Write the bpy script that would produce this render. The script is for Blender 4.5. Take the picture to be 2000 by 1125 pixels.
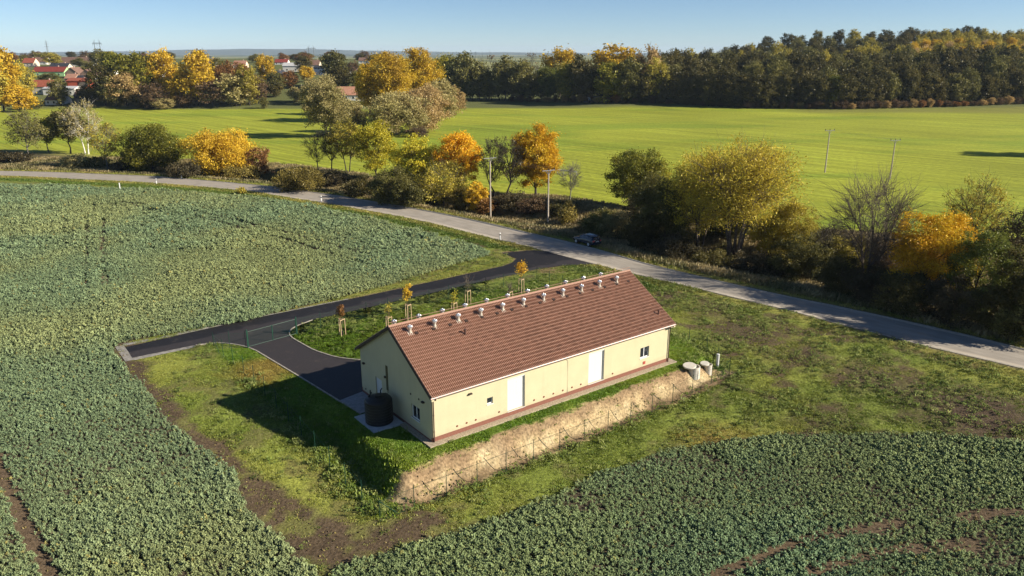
import bpy, bmesh, math, random
import numpy as np
from mathutils import Vector, Matrix

for o_ in list(bpy.data.objects):
    bpy.data.objects.remove(o_, do_unlink=True)
SC = bpy.context.scene
COL = SC.collection

# ---------------------------------------------------------------- camera
H, TH, FPX = 27.0, 0.30015, 1485.7
cam_d = bpy.data.cameras.new('camera'); cam = bpy.data.objects.new('camera', cam_d); COL.objects.link(cam)
cam.location = (0, 0, H); cam.rotation_euler = (math.pi / 2 - TH, 0, 0)
cam_d.sensor_width = 36; cam_d.lens = 36 * FPX / 2000; cam_d.clip_start = 0.5; cam_d.clip_end = 60000
SC.camera = cam

# ---------------------------------------------------------------- sky, sun, exposure
SUN_EL, SUN_AZ = math.radians(26.5), math.radians(-11)
w = bpy.data.worlds.new('World'); SC.world = w; w.use_nodes = True
nt = w.node_tree; bg = nt.nodes['Background']
sky = nt.nodes.new('ShaderNodeTexSky'); sky.sky_type = 'NISHITA'; sky.sun_disc = False
sky.sun_elevation = SUN_EL; sky.sun_rotation = math.pi / 2 - SUN_AZ
sky.altitude = 250; sky.air_density = 0.65; sky.dust_density = 0.0; sky.ozone_density = 4.0
nt.links.new(sky.outputs[0], bg.inputs[0]); bg.inputs[1].default_value = 0.058
sd_ = Vector((math.cos(SUN_EL) * math.cos(SUN_AZ), math.cos(SUN_EL) * math.sin(SUN_AZ), math.sin(SUN_EL)))
sl = bpy.data.lights.new('sun', 'SUN'); sl.energy = 5.0; sl.angle = math.radians(0.53); sl.color = (1.0, 0.91, 0.76)
sun = bpy.data.objects.new('sun', sl); COL.objects.link(sun); sun.location = (80, -20, 90)
sun.rotation_euler = sd_.to_track_quat('Z', 'Y').to_euler()
vs = SC.view_settings; vs.view_transform = 'Standard'; vs.look = 'None'; vs.exposure = 0.95; vs.gamma = 1.0; vs.use_curve_mapping = False
SC.cycles.max_bounces = 6; SC.cycles.diffuse_bounces = 3; SC.cycles.transparent_max_bounces = 12
SC.cycles.use_denoising = True; SC.cycles.volume_bounces = 0; SC.cycles.caustics_reflective = False; SC.cycles.caustics_refractive = False

# ---------------------------------------------------------------- numeric helpers
def vnoise(x, y, seed=0):
    x = np.asarray(x, float); y = np.asarray(y, float)
    xi = np.floor(x); yi = np.floor(y); fx = x - xi; fy = y - yi
    fx = fx * fx * (3 - 2 * fx); fy = fy * fy * (3 - 2 * fy)
    def h(i, j):
        v = np.sin(i * 127.1 + j * 311.7 + seed * 74.7) * 43758.5453
        return v - np.floor(v)
    return (h(xi, yi) * (1 - fx) + h(xi + 1, yi) * fx) * (1 - fy) + (h(xi, yi + 1) * (1 - fx) + h(xi + 1, yi + 1) * fx) * fy
def fbm(x, y, s, seed=0, o=3):
    r = 0; a = 1; t = 0
    for k in range(o):
        r = r + a * vnoise(np.asarray(x) / s * 2 ** k, np.asarray(y) / s * 2 ** k, seed + 13 * k); t += a; a *= 0.55
    return r / t
def sst(a, b, v):
    t = np.clip((np.asarray(v, float) - a) / (b - a), 0, 1); return t * t * (3 - 2 * t)
def sdpoly(poly, X, Y):
    """signed distance to a polygon, negative inside"""
    X = np.asarray(X, float); Y = np.asarray(Y, float)
    d = np.full(X.shape, 1e18); ins = np.zeros(X.shape, bool); n = len(poly)
    for i in range(n):
        x0, y0 = poly[i][0], poly[i][1]; x1, y1 = poly[(i + 1) % n][0], poly[(i + 1) % n][1]
        ex, ey = x1 - x0, y1 - y0; L2 = ex * ex + ey * ey + 1e-12
        t = np.clip(((X - x0) * ex + (Y - y0) * ey) / L2, 0, 1)
        d = np.minimum(d, (X - x0 - t * ex) ** 2 + (Y - y0 - t * ey) ** 2)
        c = ((y0 > Y) != (y1 > Y))
        with np.errstate(divide='ignore', invalid='ignore'):
            xc = (x1 - x0) * (Y - y0) / (y1 - y0 if y1 != y0 else 1e-12) + x0
        ins ^= c & (X < xc)
    d = np.sqrt(d); return np.where(ins, -d, d)
def dline(line, X, Y):
    X = np.asarray(X, float); Y = np.asarray(Y, float); d = np.full(X.shape, 1e18)
    for (p, q) in zip(line[:-1], line[1:]):
        ex, ey = q[0] - p[0], q[1] - p[1]; L2 = ex * ex + ey * ey + 1e-12
        t = np.clip(((X - p[0]) * ex + (Y - p[1]) * ey) / L2, 0, 1)
        d = np.minimum(d, (X - p[0] - t * ex) ** 2 + (Y - p[1] - t * ey) ** 2)
    return np.sqrt(d)
def smooth_line(pts, per=6):
    p = np.array(pts, float); p = np.vstack([2 * p[0] - p[1], p, 2 * p[-1] - p[-2]]); out = []
    for i in range(1, len(p) - 2):
        for k in range(per):
            t = k / per; a, b, c, d = p[i - 1:i + 3]
            out.append(0.5 * (2 * b + (c - a) * t + (2 * a - 5 * b + 4 * c - d) * t * t + (3 * b - a - 3 * c + d) * t ** 3))
    out.append(p[-2]); return np.array(out)
def resample(pts, step):
    p = np.array(pts, float); s = np.concatenate([[0], np.cumsum(np.linalg.norm(np.diff(p, axis=0), axis=1))])
    n = max(2, int(round(s[-1] / step)) + 1); q = np.linspace(0, s[-1], n)
    return np.stack([np.interp(q, s, p[:, k]) for k in range(p.shape[1])], 1)

# ---------------------------------------------------------------- site frame (building corner, long axis a, depth axis b)
YAW = 0.92234
OB = np.array([-5.753, 49.232]); AX = np.array([math.sin(YAW), math.cos(YAW)]); BX = np.array([-math.cos(YAW), math.sin(YAW)])
BL, BW, HE, HR, OE, OV = 25.09, 11.118, 3.785, 7.393, 0.417, 0.22
def st(x, y): return (x - OB[0]) * AX[0] + (y - OB[1]) * AX[1], (x - OB[0]) * BX[0] + (y - OB[1]) * BX[1]
def xy(s, t): return OB + AX * s + BX * t

PAD = [(-3.3, -1.75), (26.6, -1.75), (29.0, -0.6), (31, 6), (33, 40), (-15, 37), (-15, 29.6), (-5, 29.6), (-4.4, 26), (-3.2, 18), (-2.6, 10), (-3.2, 3)]
ROAD_UP = [(-520, 352), (-250, 341), (0, 334), (245, 341.7), (353, 348), (525, 363.7), (651, 380.5), (739, 395), (797, 404.5), (880, 420), (953, 435.5), (1040, 456), (1130, 477), (1200, 496), (1280, 519), (1415, 551), (1550, 581), (1640, 599), (1820, 638), (2000, 681), (2250, 742), (2600, 828), (3100, 952)]
ROAD_LO = [(-520, 362), (-250, 350), (0, 343.8), (175, 351.5), (306, 358), (469, 371.8), (560, 385), (694, 407), (816, 430), (944, 461.5), (1024, 480), (1100, 500), (1158, 515), (1239, 535.5), (1345, 560), (1435, 581.6), (1550, 609), (1640, 634), (1820, 679), (2000, 721), (2250, 782), (2600, 868), (3100, 992)]
def ray(px, py):
    X = (px - 1000) / FPX; Y = -(py - 562.5) / FPX; c, s = math.cos(TH), math.sin(TH)
    return np.array([X, c + Y * s, -s + Y * c])
def flat(px, py, z=0.0):
    d = ray(px, py); t = (z - H) / d[2]; return np.array([d[0] * t, d[1] * t])
R_UP = smooth_line([flat(*p) for p in ROAD_UP], 5); R_LO = smooth_line([flat(*p) for p in ROAD_LO], 5)
def yup(x): return np.interp(x, R_UP[:, 0], R_UP[:, 1])
def ylo(x): return np.interp(x, R_LO[:, 0], R_LO[:, 1])
MEADOW_PX = [(-400, 285), (0, 291), (120, 300), (350, 316), (560, 326), (700, 345), (820, 365), (950, 385), (1100, 391), (1250, 420), (1400, 440), (1560, 452), (1750, 470), (2000, 482), (2300, 500)]
M_ED = np.array([flat(*p) for p in MEADOW_PX])
def ymead(x): return np.interp(x, M_ED[:, 0], M_ED[:, 1])

def terr(x, y):
    """smooth ground height"""
    x = np.asarray(x, float); y = np.asarray(y, float)
    s, t = st(x, y)
    fade = 1 - 0.85 * sst(14, 44, s)
    z0 = -1.95 * (1 - sst(-6, 24, t)) * fade - 0.03 * np.clip(-6 - t, 0, 30) * fade
    dp = sdpoly(PAD, s, t)
    wpad = 1 - sst(0.0, 1.5, dp)
    z = z0 * (1 - wpad)
    z = z * sst(0.6, 8.0, ylo(x) - y)
    off = y - yup(x)
    z = np.where(off > 0, 0.0, z)
    wid = np.maximum(ymead(x) - yup(x), 9.0)
    q = off / wid
    dep = np.where((q > 0) & (q < 1.0), np.sin(np.clip((q - 0.06) / 0.86, 0, 1) * math.pi) ** 1.5, 0)
    z = z - 1.7 * dep * sst(-125, -80, x)
    left = 1 - sst(-95, -35, x); right = sst(10, 60, x); hill = sst(95, 300, x)
    zl = np.interp(y, [0, 385, 430, 480, 650, 850, 1100, 1700, 3000, 60000], [0, 0, 4.5, 9.5, 15, 18.5, 19, 6, 0, 0])
    zr = np.interp(y, [0, 385, 470, 700, 1500, 3000, 60000], [0, 0, 6, 7, 4, 0, 0])
    zh = np.interp(y, [0, 420, 600, 720, 900, 1500, 3000, 60000], [0, 0, 13, 25, 27, 8, 0, 0])
    z = z + left * zl + right * zr + hill * zh
    z = z + (fbm(x, y, 60, 5) - 0.5) * 0.8 * sst(8, 40, off)
    return z

_ts = np.concatenate([np.linspace(25, 400, 800), np.geomspace(401, 16000, 700)])
def P(px, py):
    """survey a pixel to the point of the terrain it looks at"""
    d = ray(px, py); x = d[0] * _ts; y = d[1] * _ts; z = H + d[2] * _ts
    below = np.nonzero(z < terr(x, y))[0]
    i = below[0] if len(below) else len(_ts) - 1
    a, b = _ts[max(i - 1, 0)], _ts[i]
    for _ in range(18):
        m = (a + b) / 2
        if H + d[2] * m < float(terr(d[0] * m, d[1] * m)): b = m
        else: a = m
    return np.array([d[0] * b, d[1] * b, float(terr(d[0] * b, d[1] * b))])
def PP(l): return [P(*p) for p in l]
def ztop(pos, px, py):
    d = ray(px, py); return H + d[2] / d[1] * pos[1]
def pxm(pos): return (pos[1] * math.cos(TH) + (H - pos[2]) * math.sin(TH)) / FPX     # metres per pixel at that depth

# ---------------------------------------------------------------- object helpers
def link(name, me, mat=None, parent=None):
    o = bpy.data.objects.new(name, me); COL.objects.link(o)
    if mat is not None and me is not None and not me.materials: me.materials.append(mat)
    if parent is not None: o.parent = parent
    return o
def tag(o, label=None, cat=None, group=None, kind=None):
    if label: o['label'] = label
    if cat: o['category'] = cat
    if group: o['group'] = group
    if kind: o['kind'] = kind
    return o
def empty(name, loc=(0, 0, 0), rz=0.0):
    o = bpy.data.objects.new(name, None); COL.objects.link(o); o.location = tuple(float(v) for v in loc); o.rotation_euler = (0, 0, rz); o.empty_display_size = 0.3
    return o
def tree_copy(root, loc, rz, sc, name=None):
    def cp(o, par):
        c = o.copy(); COL.objects.link(c); c.parent = par
        for k in [k for k in o.children]: cp(k, c)
        return c
    r = cp(root, None); r.location = tuple(float(v) for v in loc); r.rotation_euler = (0, 0, rz); r.scale = sc if hasattr(sc, '__len__') else (sc, sc, sc)
    return r
def pmesh(name, V, F, smooth=False):
    me = bpy.data.meshes.new(name); me.from_pydata([tuple(map(float, v)) for v in V], [], [tuple(f) for f in F]); me.update()
    if smooth: me.polygons.foreach_set('use_smooth', [True] * len(me.polygons))
    return me
def qmesh(name, V, F, col=None, smooth=False):
    """numpy mesh, faces all of one vertex count"""
    V = np.ascontiguousarray(V, np.float32); F = np.ascontiguousarray(F, np.int32); n, k = F.shape
    me = bpy.data.meshes.new(name); me.vertices.add(len(V)); me.vertices.foreach_set('co', V.ravel())
    me.loops.add(n * k); me.loops.foreach_set('vertex_index', F.ravel())
    me.polygons.add(n); me.polygons.foreach_set('loop_start', np.arange(0, n * k, k, dtype=np.int32))
    if smooth: me.polygons.foreach_set('use_smooth', np.ones(n, bool))
    me.update(calc_edges=True)
    if col is not None:
        at = me.color_attributes.new('Col', 'FLOAT_COLOR', 'POINT')
        c = np.ones((len(V), 4), np.float32); c[:, :col.shape[1]] = col; at.data.foreach_set('color', c.ravel())
    return me
class MB:
    def __init__(s): s.V = []; s.F = []
    def add(s, V, F):
        n = len(s.V); s.V += [tuple(v) for v in V]; s.F += [tuple(i + n for i in f) for f in F]; return s
    def box(s, x0, x1, y0, y1, z0, z1):
        return s.add([(x0, y0, z0), (x1, y0, z0), (x1, y1, z0), (x0, y1, z0), (x0, y0, z1), (x1, y0, z1), (x1, y1, z1), (x0, y1, z1)],
                     [(3, 2, 1, 0), (4, 5, 6, 7), (0, 1, 5, 4), (1, 2, 6, 5), (2, 3, 7, 6), (3, 0, 4, 7)])
    def tube(s, pts, rad, n=8, cap=True):
        pts = [Vector(p) for p in pts]; rad = rad if hasattr(rad, '__len__') else [rad] * len(pts)
        V = []; F = []
        for i, p in enumerate(pts):
            d = (pts[min(i + 1, len(pts) - 1)] - pts[max(i - 1, 0)]).normalized()
            u = d.orthogonal().normalized() if abs(d.z) < 0.99 else Vector((1, 0, 0)); v = d.cross(u)
            for k in range(n):
                a = 2 * math.pi * k / n; V.append(p + (u * math.cos(a) + v * math.sin(a)) * rad[i])
        for i in range(len(pts) - 1):
            for k in range(n): F.append((i * n + k, i * n + (k + 1) % n, (i + 1) * n + (k + 1) % n, (i + 1) * n + k))
        if cap: F += [tuple(range(n - 1, -1, -1)), tuple(range((len(pts) - 1) * n, len(pts) * n))]
        return s.add(V, F)
    def lathe(s, prof, n=20, c=(0, 0, 0)):
        V = []; F = []
        for (r, z) in prof:
            for k in range(n):
                a = 2 * math.pi * k / n; V.append((c[0] + r * math.cos(a), c[1] + r * math.sin(a), c[2] + z))
        for i in range(len(prof) - 1):
            for k in range(n): F.append((i * n + k, i * n + (k + 1) % n, (i + 1) * n + (k + 1) % n, (i + 1) * n + k))
        F += [tuple(range(n - 1, -1, -1)), tuple(range((len(prof) - 1) * n, len(prof) * n))]
        return s.add(V, F)
    def mesh(s, name, smooth=False): return pmesh(name, s.V, s.F, smooth)
    def build(s, name, mat, parent=None, smooth=False): return link(name, s.mesh(name, smooth), mat, parent)

# ---------------------------------------------------------------- materials
MATS = {}
def mat(name, col, rough=0.8, var=0.12, scale=8.0, bump=0.0, bscale=None, metal=0.0, spec=0.3):
    if name in MATS: return MATS[name]
    m = bpy.data.materials.new(name); m.use_nodes = True; n = m.node_tree; p = n.nodes['Principled BSDF']
    p.inputs['Roughness'].default_value = rough; p.inputs['Metallic'].default_value = metal; p.inputs['Specular IOR Level'].default_value = spec
    tc = n.nodes.new('ShaderNodeTexCoord'); no = n.nodes.new('ShaderNodeTexNoise'); no.inputs['Scale'].default_value = scale; no.inputs['Detail'].default_value = 5
    n.links.new(tc.outputs['Object'], no.inputs['Vector'])
    mx = n.nodes.new('ShaderNodeMix'); mx.data_type = 'RGBA'
    mx.inputs[6].default_value = tuple(c * (1 - var) for c in col) + (1,); mx.inputs[7].default_value = tuple(min(1, c * (1 + var)) for c in col) + (1,)
    rmp = n.nodes.new('ShaderNodeMapRange'); rmp.inputs[1].default_value = 0.3; rmp.inputs[2].default_value = 0.7
    n.links.new(no.outputs['Fac'], rmp.inputs[0]); n.links.new(rmp.outputs[0], mx.inputs[0]); n.links.new(mx.outputs[2], p.inputs['Base Color'])
    if bump:
        b = n.nodes.new('ShaderNodeBump'); b.inputs['Strength'].default_value = bump; b.inputs['Distance'].default_value = 0.02
        n2 = n.nodes.new('ShaderNodeTexNoise'); n2.inputs['Scale'].default_value = bscale or scale * 4; n2.inputs['Detail'].default_value = 4
        n.links.new(tc.outputs['Object'], n2.inputs['Vector']); n.links.new(n2.outputs['Fac'], b.inputs['Height']); n.links.new(b.outputs[0], p.inputs['Normal'])
    MATS[name] = m; return m
def leaf_mat(name, attr_type='GEOMETRY', attr='Col', trans=0.3, rnd=0.25):
    m = bpy.data.materials.new(name); m.use_nodes = True; n = m.node_tree; n.nodes.clear()
    out = n.nodes.new('ShaderNodeOutputMaterial'); a = n.nodes.new('ShaderNodeAttribute'); a.attribute_name = attr; a.attribute_type = attr_type
    info = n.nodes.new('ShaderNodeObjectInfo'); mr = n.nodes.new('ShaderNodeMapRange'); mr.inputs[3].default_value = 1 - rnd; mr.inputs[4].default_value = 1 + rnd
    n.links.new(info.outputs['Random'], mr.inputs[0])
    sc = n.nodes.new('ShaderNodeVectorMath'); sc.operation = 'SCALE'; n.links.new(a.outputs['Color'], sc.inputs[0]); n.links.new(mr.outputs[0], sc.inputs['Scale'])
    d = n.nodes.new('ShaderNodeBsdfDiffuse'); t = n.nodes.new('ShaderNodeBsdfTranslucent'); mx = n.nodes.new('ShaderNodeMixShader'); mx.inputs[0].default_value = trans
    n.links.new(sc.outputs[0], d.inputs[0]); n.links.new(sc.outputs[0], t.inputs[0]); n.links.new(d.outputs[0], mx.inputs[1]); n.links.new(t.outputs[0], mx.inputs[2])
    g = n.nodes.new('ShaderNodeBsdfGlossy'); g.inputs['Roughness'].default_value = 0.45; g.inputs[0].default_value = (1, 1, 1, 1)
    m2 = n.nodes.new('ShaderNodeMixShader'); m2.inputs[0].default_value = 0.012
    n.links.new(mx.outputs[0], m2.inputs[1]); n.links.new(g.outputs[0], m2.inputs[2]); n.links.new(m2.outputs[0], out.inputs[0])
    MATS[name] = m; return m
LEAF = leaf_mat('foliage'); LEAF_INST = leaf_mat('field_foliage', 'INSTANCER', 'tint', 0.22, 0.3)
LEAF_FAR = leaf_mat('far_foliage', rnd=0.18)
def bark_mat(name, col): return mat(name, col, 0.95, 0.35, 6.0, 0.6, 20)
BARK = bark_mat('bark', (0.115, 0.092, 0.07)); BARK_D = bark_mat('bark_dark', (0.055, 0.045, 0.036)); BARK_W = bark_mat('birch_bark', (0.62, 0.58, 0.5)); BARK_G = bark_mat('grey_bark', (0.16, 0.145, 0.12))
# ================================================================ GROUND
DRIVE = PP([(245.5, 679), (258, 699)]); 
DR_ST = [(-13.6, 33.9), (-13.7, 30.6), (-8.1, 30.4), (-6.4, 29.9), (-5.2, 28.7), (-4.3, 27), (-3.9, 25.6), (-3.0, 17.4), (-2.3, 10.6), (-1.95, 7.4), (0.0, 7.4), (0.0, 11.118), (3.6, 11.14), (3.6, 17.0), (2.6, 17.5), (1.3, 19.3), (0.4, 22.2), (0.0, 26.4), (0.2, 28.2), (1.4, 29.6), (3.8, 30.45), (10.4, 30.6), (27.5, 31.2), (35, 31.5), (39, 30.8), (44, 27.9), (46.5, 30), (41, 39.5), (36.5, 41.0), (36.3, 37.3), (34.4, 35.9), (32.5, 35.35), (26.8, 35.1), (12.4, 34.6), (-1.5, 34.7)]
DR_XY = [tuple(xy(*p)) for p in DR_ST]
FENCE_ST = [(-6.3, -3.75), (29.2, -3.75), (31.6, 1.0), (32.0, 27.6), (0.9, 27.6), (-4.4, 26.6), (-7.0, 28.2)]
FENCE_XY = [tuple(xy(*p)) for p in FENCE_ST]
CROP_L = [tuple(p[:2]) for p in PP([(-700, 375), (-300, 362), (0, 361), (120, 364), (240, 369), (400, 378), (520, 389), (610, 403), (690, 421), (830, 455), (930, 484), (962, 497), (880, 519), (760, 556), (640, 587), (480, 627), (330, 653), (248, 667), (216, 682), (232, 705), (262, 742), (330, 820), (400, 880), (455, 925), (470, 955), (485, 1000), (560, 1062), (625, 1120)])] + [(-9.5, 25), (-14, 12), (-130, 12), (-320, 120)]
CROP_F = [(-7.8, 30)] + [tuple(p[:2]) for p in PP([(640, 1108), (760, 1085), (830, 1062), (900, 1043), (1000, 1000), (1100, 962), (1180, 922), (1300, 884), (1400, 864), (1500, 852), (1650, 846), (1800, 850), (2000, 862), (2300, 880), (2700, 890)])] + [(78, 40), (78, 8), (-8, 8)]
TRAM = [[tuple(p[:2]) for p in PP(l)] for l in ([(-15, 880), (15, 950), (50, 1030), (95, 1115), (130, 1190)], [(171, 425), (167, 490), (165, 560)], [(203, 432), (203, 490), (206, 556)])]
TRAM2 = [[tuple(p[:2]) for p in PP(l)] for l in ([(-100, 376), (0, 383), (200, 398), (400, 428), (560, 470), (720, 520)], [(-100, 371), (0, 377), (200, 391), (400, 418), (560, 456), (720, 500)])]
TRAM_F = [[tuple(p[:2]) for p in PP(l)] for l in ([(1400, 1125), (1500, 1085), (1600, 1050), (1750, 1025)], [(1590, 1120), (1700, 1085), (1800, 1068), (1900, 1064)], [(1880, 1010), (2000, 1000)])]
SOIL = [tuple(p[:2]) for p in PP([(228, 672), (236, 705), (272, 752), (330, 812), (395, 880), (450, 930), (520, 995), (600, 1040), (690, 1062), (800, 1040)])]
BARE = [tuple(p[:2]) for p in PP([(1010, 505), (1060, 488)])]

def crop_density(X, Y):
    n = fbm(X, Y, 3.0, 21)
    d1 = sst(0.25, -0.25, sdpoly(CROP_L, X, Y) + (n - 0.5) * 0.9); d2 = sst(0.3, -0.4, sdpoly(CROP_F, X, Y) + (n - 0.5) * 1.4)
    c = np.maximum(d1, d2)
    c = c * sst(0.22, 0.6, dline(TRAM[0], X, Y) + (fbm(X, Y, 1.0, 4) - .5) * 0.5)
    for l in TRAM[1:]: c = c * (1 - .72 * sst(0.6, 0.3, dline(l, X, Y) + (fbm(X, Y, 1.0, 4) - .5) * 0.5))
    for l in TRAM_F: c = c * (1 - 0.85 * sst(0.75, 0.3, dline(l, X, Y) + (fbm(X, Y, 1.2, 8) - .5) * 0.7))
    # thin patches
    thin = sst(0.66, 0.8, fbm(X, Y, 5.0, 31)); c = c * (1 - 0.55 * thin * d2)
    for l in TRAM2: c = c * (1 - 0.92 * sst(0.5, 0.2, dline(l, X, Y)))
    return c
def mixc(c, col, m):
    m = np.clip(m, 0, 1)[:, None]; return c * (1 - m) + np.array(col)[None, :] * m
def soilmask(X, Y):
    s, t = st(X, Y); n = fbm(X, Y, 2.5, 41)
    wd = np.interp(t, [-12, -6, 2, 25, 33], [2.3, 2.6, 1.8, 1.4, 1.5])
    m = sst(0.5, -0.5, dline(SOIL, X, Y) - wd + (n - 0.5) * 2.0)
    return m
def road_sd(X, Y):
    return np.maximum(Y - yup(X), ylo(X) - Y) * 0.75
def in_drive(X, Y): return sdpoly(DR_XY, X, Y)
def bankmask(X, Y):
    s, t = st(X, Y); n = fbm(X, Y, 1.6, 51)
    e = (n - 0.5) * 1.1
    return sst(-1.55, -2.0, t + e * .6) * sst(-4.15, -3.5, t + e * 0.8 + 0.25 * sst(5, 25, s)) * sst(-5.2, -4.4, s + e) * sst(30.2, 28.8, s + e)

xs = [-42 + .32 * i for i in range(int(100 / .32) + 1)]
st_ = .32
while xs[-1] < 30000: st_ *= 1.055; xs.append(xs[-1] + st_)
l = []; st_ = .32; v = -42
while v > -30000: st_ *= 1.05; v -= st_; l.append(v)
xs = np.array(l[::-1] + xs)
ys = [32 + .32 * i for i in range(int(72 / .32) + 1)]
st_ = .32
while ys[-1] < 30000: st_ = st_ * 1.022 if ys[-1] < 500 else st_ * 1.08; ys.append(ys[-1] + st_)
l = []; st_ = .32; v = 32
while v > -400: st_ *= 1.12; v -= st_; l.append(v)
ys = np.array(l[::-1] + ys)
GX, GY = np.meshgrid(xs, ys); gx = GX.ravel(); gy = GY.ravel()
gz = terr(gx, gy)
RS = road_sd(gx, gy); DS = in_drive(gx, gy); SS, TT = st(gx, gy)
near = (np.abs(gx) < 140) & (gy > -10) & (gy < 240)
soft = sst(0.1, 0.8, np.minimum(RS, DS)) * near
bld = sst(-0.5, 0.3, np.maximum.reduce([-SS - .3, SS - BL - .3, -TT - .3, TT - BW - .3])); soft = soft * bld
bm_ = np.where(near, bankmask(gx, gy), 0)
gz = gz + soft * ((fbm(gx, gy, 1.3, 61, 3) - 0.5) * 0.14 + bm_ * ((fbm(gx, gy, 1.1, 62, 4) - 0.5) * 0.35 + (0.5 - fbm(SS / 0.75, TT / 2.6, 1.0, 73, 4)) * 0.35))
below = (np.minimum(RS, DS) < 0.05) & near
gz = np.where(below, gz - 0.05, gz)
# colours of the ground itself
n1 = fbm(gx, gy, 9, 1); n2 = fbm(gx, gy, 2.2, 2, 4); n3 = fbm(gx, gy, 30, 3)
c = np.zeros((len(gx), 3)) + np.array([0.165, 0.2, 0.038])
c = mixc(c, (0.24, 0.255, 0.05), sst(0.45, 0.7, n1))
c = mixc(c, (0.095, 0.065, 0.042), 0.9 * sst(0.50, 0.66, 0.6 * n2 + 0.4 * n1) * sst(12, 30, SS))
c = mixc(c, (0.095, 0.065, 0.042), 0.55 * sst(0.52, 0.64, n2))
# weedy bare patches right of the building
for (px, py, r) in ((1455, 650, 5), (1700, 735, 4), (1900, 800, 6), (1300, 580, 3), (1950, 830, 6), (1180, 590, 2)):
    q = flat(px, py, -0.5); c = mixc(c, (0.085, 0.058, 0.04), 0.85 * sst(r * 1.2, r * 0.3, np.hypot(gx - q[0], gy - q[1]) + (n2 - .5) * 6) * near)
for (px, py, r) in ((1560, 690, 4), (1620, 800, 4), (1240, 560, 3), (1390, 610, 4), (1800, 770, 4)):
    q = flat(px, py, -0.5); c = mixc(c, (0.09, 0.064, 0.042), 0.75 * sst(r, r * 0.2, np.hypot(gx - q[0], gy - q[1]) + (n2 - .5) * 8) * near)
q = flat(1400, 850, -1.5); c = mixc(c, (0.26, 0.19, 0.05), 0.6 * sst(3.5, 0.5, np.hypot((gx - q[0]) * .7, gy - q[1]) + (n2 - .5) * 3))
inside = sdpoly(FENCE_XY, gx, gy)
c = mixc(c, (0.105, 0.175, 0.022), sst(0.3, -0.6, inside) * 0.9)
c = mixc(c, (0.16, 0.2, 0.03), sst(0.3, -0.6, inside) * sst(0.5, 0.7, n2) * 0.7)
q = xy(-4.9, 20.5); c = mixc(c, (0.27, 0.2, 0.05), 0.8 * sst(4.2, 1.2, np.hypot(gx - q[0], gy - q[1]) + (n2 - .5) * 3))
# road verges
c = mixc(c, (0.27, 0.25, 0.06), 0.7 * sst(3.0, 1.2, RS + (n2 - .5) * 1.6) * near)
c = mixc(c, (0.15, 0.12, 0.07), 0.8 * sst(0.8, 0.2, RS + (n2 - .5) * .6))
c = mixc(c, (0.2, 0.2, 0.045), 0.7 * sst(2.8, 1.2, DS + (n2 - .5) * 1.4) * (TT > 30))
c = mixc(c, (0.16, 0.115, 0.075), 0.85 * sst(0.7, 0.15, DS + (n2 - .5) * .7) * (TT > 29.5))
q = xy(38.5, 38.2); c = mixc(c, (0.15, 0.1, 0.065), 0.9 * sst(3.4, 1.6, np.hypot(gx - q[0], gy - q[1]) + (n2 - .5) * 2))
q = xy(36, 30); c = mixc(c, (0.17, 0.11, 0.065), 0.8 * sst(3.2, 1.2, np.hypot((gx - q[0]), (gy - q[1]) * 1.4) + (n2 - .5) * 2))
c = mixc(c, (0.092, 0.066, 0.041), soilmask(gx, gy) * near); c = mixc(c, (0.16, 0.165, 0.045), soilmask(gx, gy) * near * 0.7 * sst(0.56, 0.68, fbm(gx, gy, 1.6, 88, 4)))
c = mixc(c, (0.078, 0.062, 0.04), np.maximum(sst(0.4, -0.2, sdpoly(CROP_L, gx, gy)), sst(0.4, -0.2, sdpoly(CROP_F, gx, gy))))
c = mixc(c, (0.21, 0.155, 0.095), 0.9 * np.maximum.reduce([sst(0.8, 0.35, dline(l, gx, gy)) for l in TRAM[1:]]) * near); c = mixc(c, (0.125, 0.088, 0.055), 0.8 * np.maximum.reduce([sst(1.0, 0.4, dline(l, gx, gy)) for l in TRAM[:1] + TRAM_F]) * near)
# sandy cut bank
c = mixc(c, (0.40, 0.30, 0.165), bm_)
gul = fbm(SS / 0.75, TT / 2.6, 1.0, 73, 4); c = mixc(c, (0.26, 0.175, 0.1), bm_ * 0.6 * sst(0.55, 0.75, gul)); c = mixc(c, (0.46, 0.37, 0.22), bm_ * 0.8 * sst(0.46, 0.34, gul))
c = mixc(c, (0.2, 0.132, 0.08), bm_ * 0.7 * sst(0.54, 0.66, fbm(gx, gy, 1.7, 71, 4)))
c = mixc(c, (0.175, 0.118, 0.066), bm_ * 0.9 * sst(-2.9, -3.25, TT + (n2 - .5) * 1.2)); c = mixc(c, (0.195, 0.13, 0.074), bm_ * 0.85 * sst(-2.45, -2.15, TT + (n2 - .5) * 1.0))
# ditch belt beyond the road, meadow, far land
off = gy - yup(gx); em = gy - ymead(gx)
c = mixc(c, (0.14, 0.115, 0.055), 0.9 * sst(1.5, 3.5, off + (n2 - .5) * 2) * sst(3, -1, em))
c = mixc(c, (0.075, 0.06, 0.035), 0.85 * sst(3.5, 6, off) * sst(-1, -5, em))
mm = sst(-2.5, 1.5, em + (n1 - .5) * 6)
mc = np.array([0.285, 0.312, 0.034])[None, :] * (0.9 + 0.2 * fbm(gx, gy, 45, 9)[:, None])
mc = mc * (1 - 0.25 * sst(0.55, 0.7, fbm(gx, gy * 4.0, 70, 17))[:, None] * np.array([1.0, 0.55, 0.6])[None, :])
c = c * (1 - mm[:, None]) + mc * mm[:, None]
c = mixc(c, (0.31, 0.27, 0.1), 0.7 * mm * sst(5, 0, em) * (fbm(gx, gy, 12, 77) > 0.45))
c = mixc(c, (0.17, 0.155, 0.045), mm * 0.7 * sst(120, 150, gx) * sst(355, 372, gy))
edge = 392 + 6 * (n3 - 0.5) + np.where(gx < -40, -8, 0)
far = sst(0, 6, gy - edge)
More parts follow.
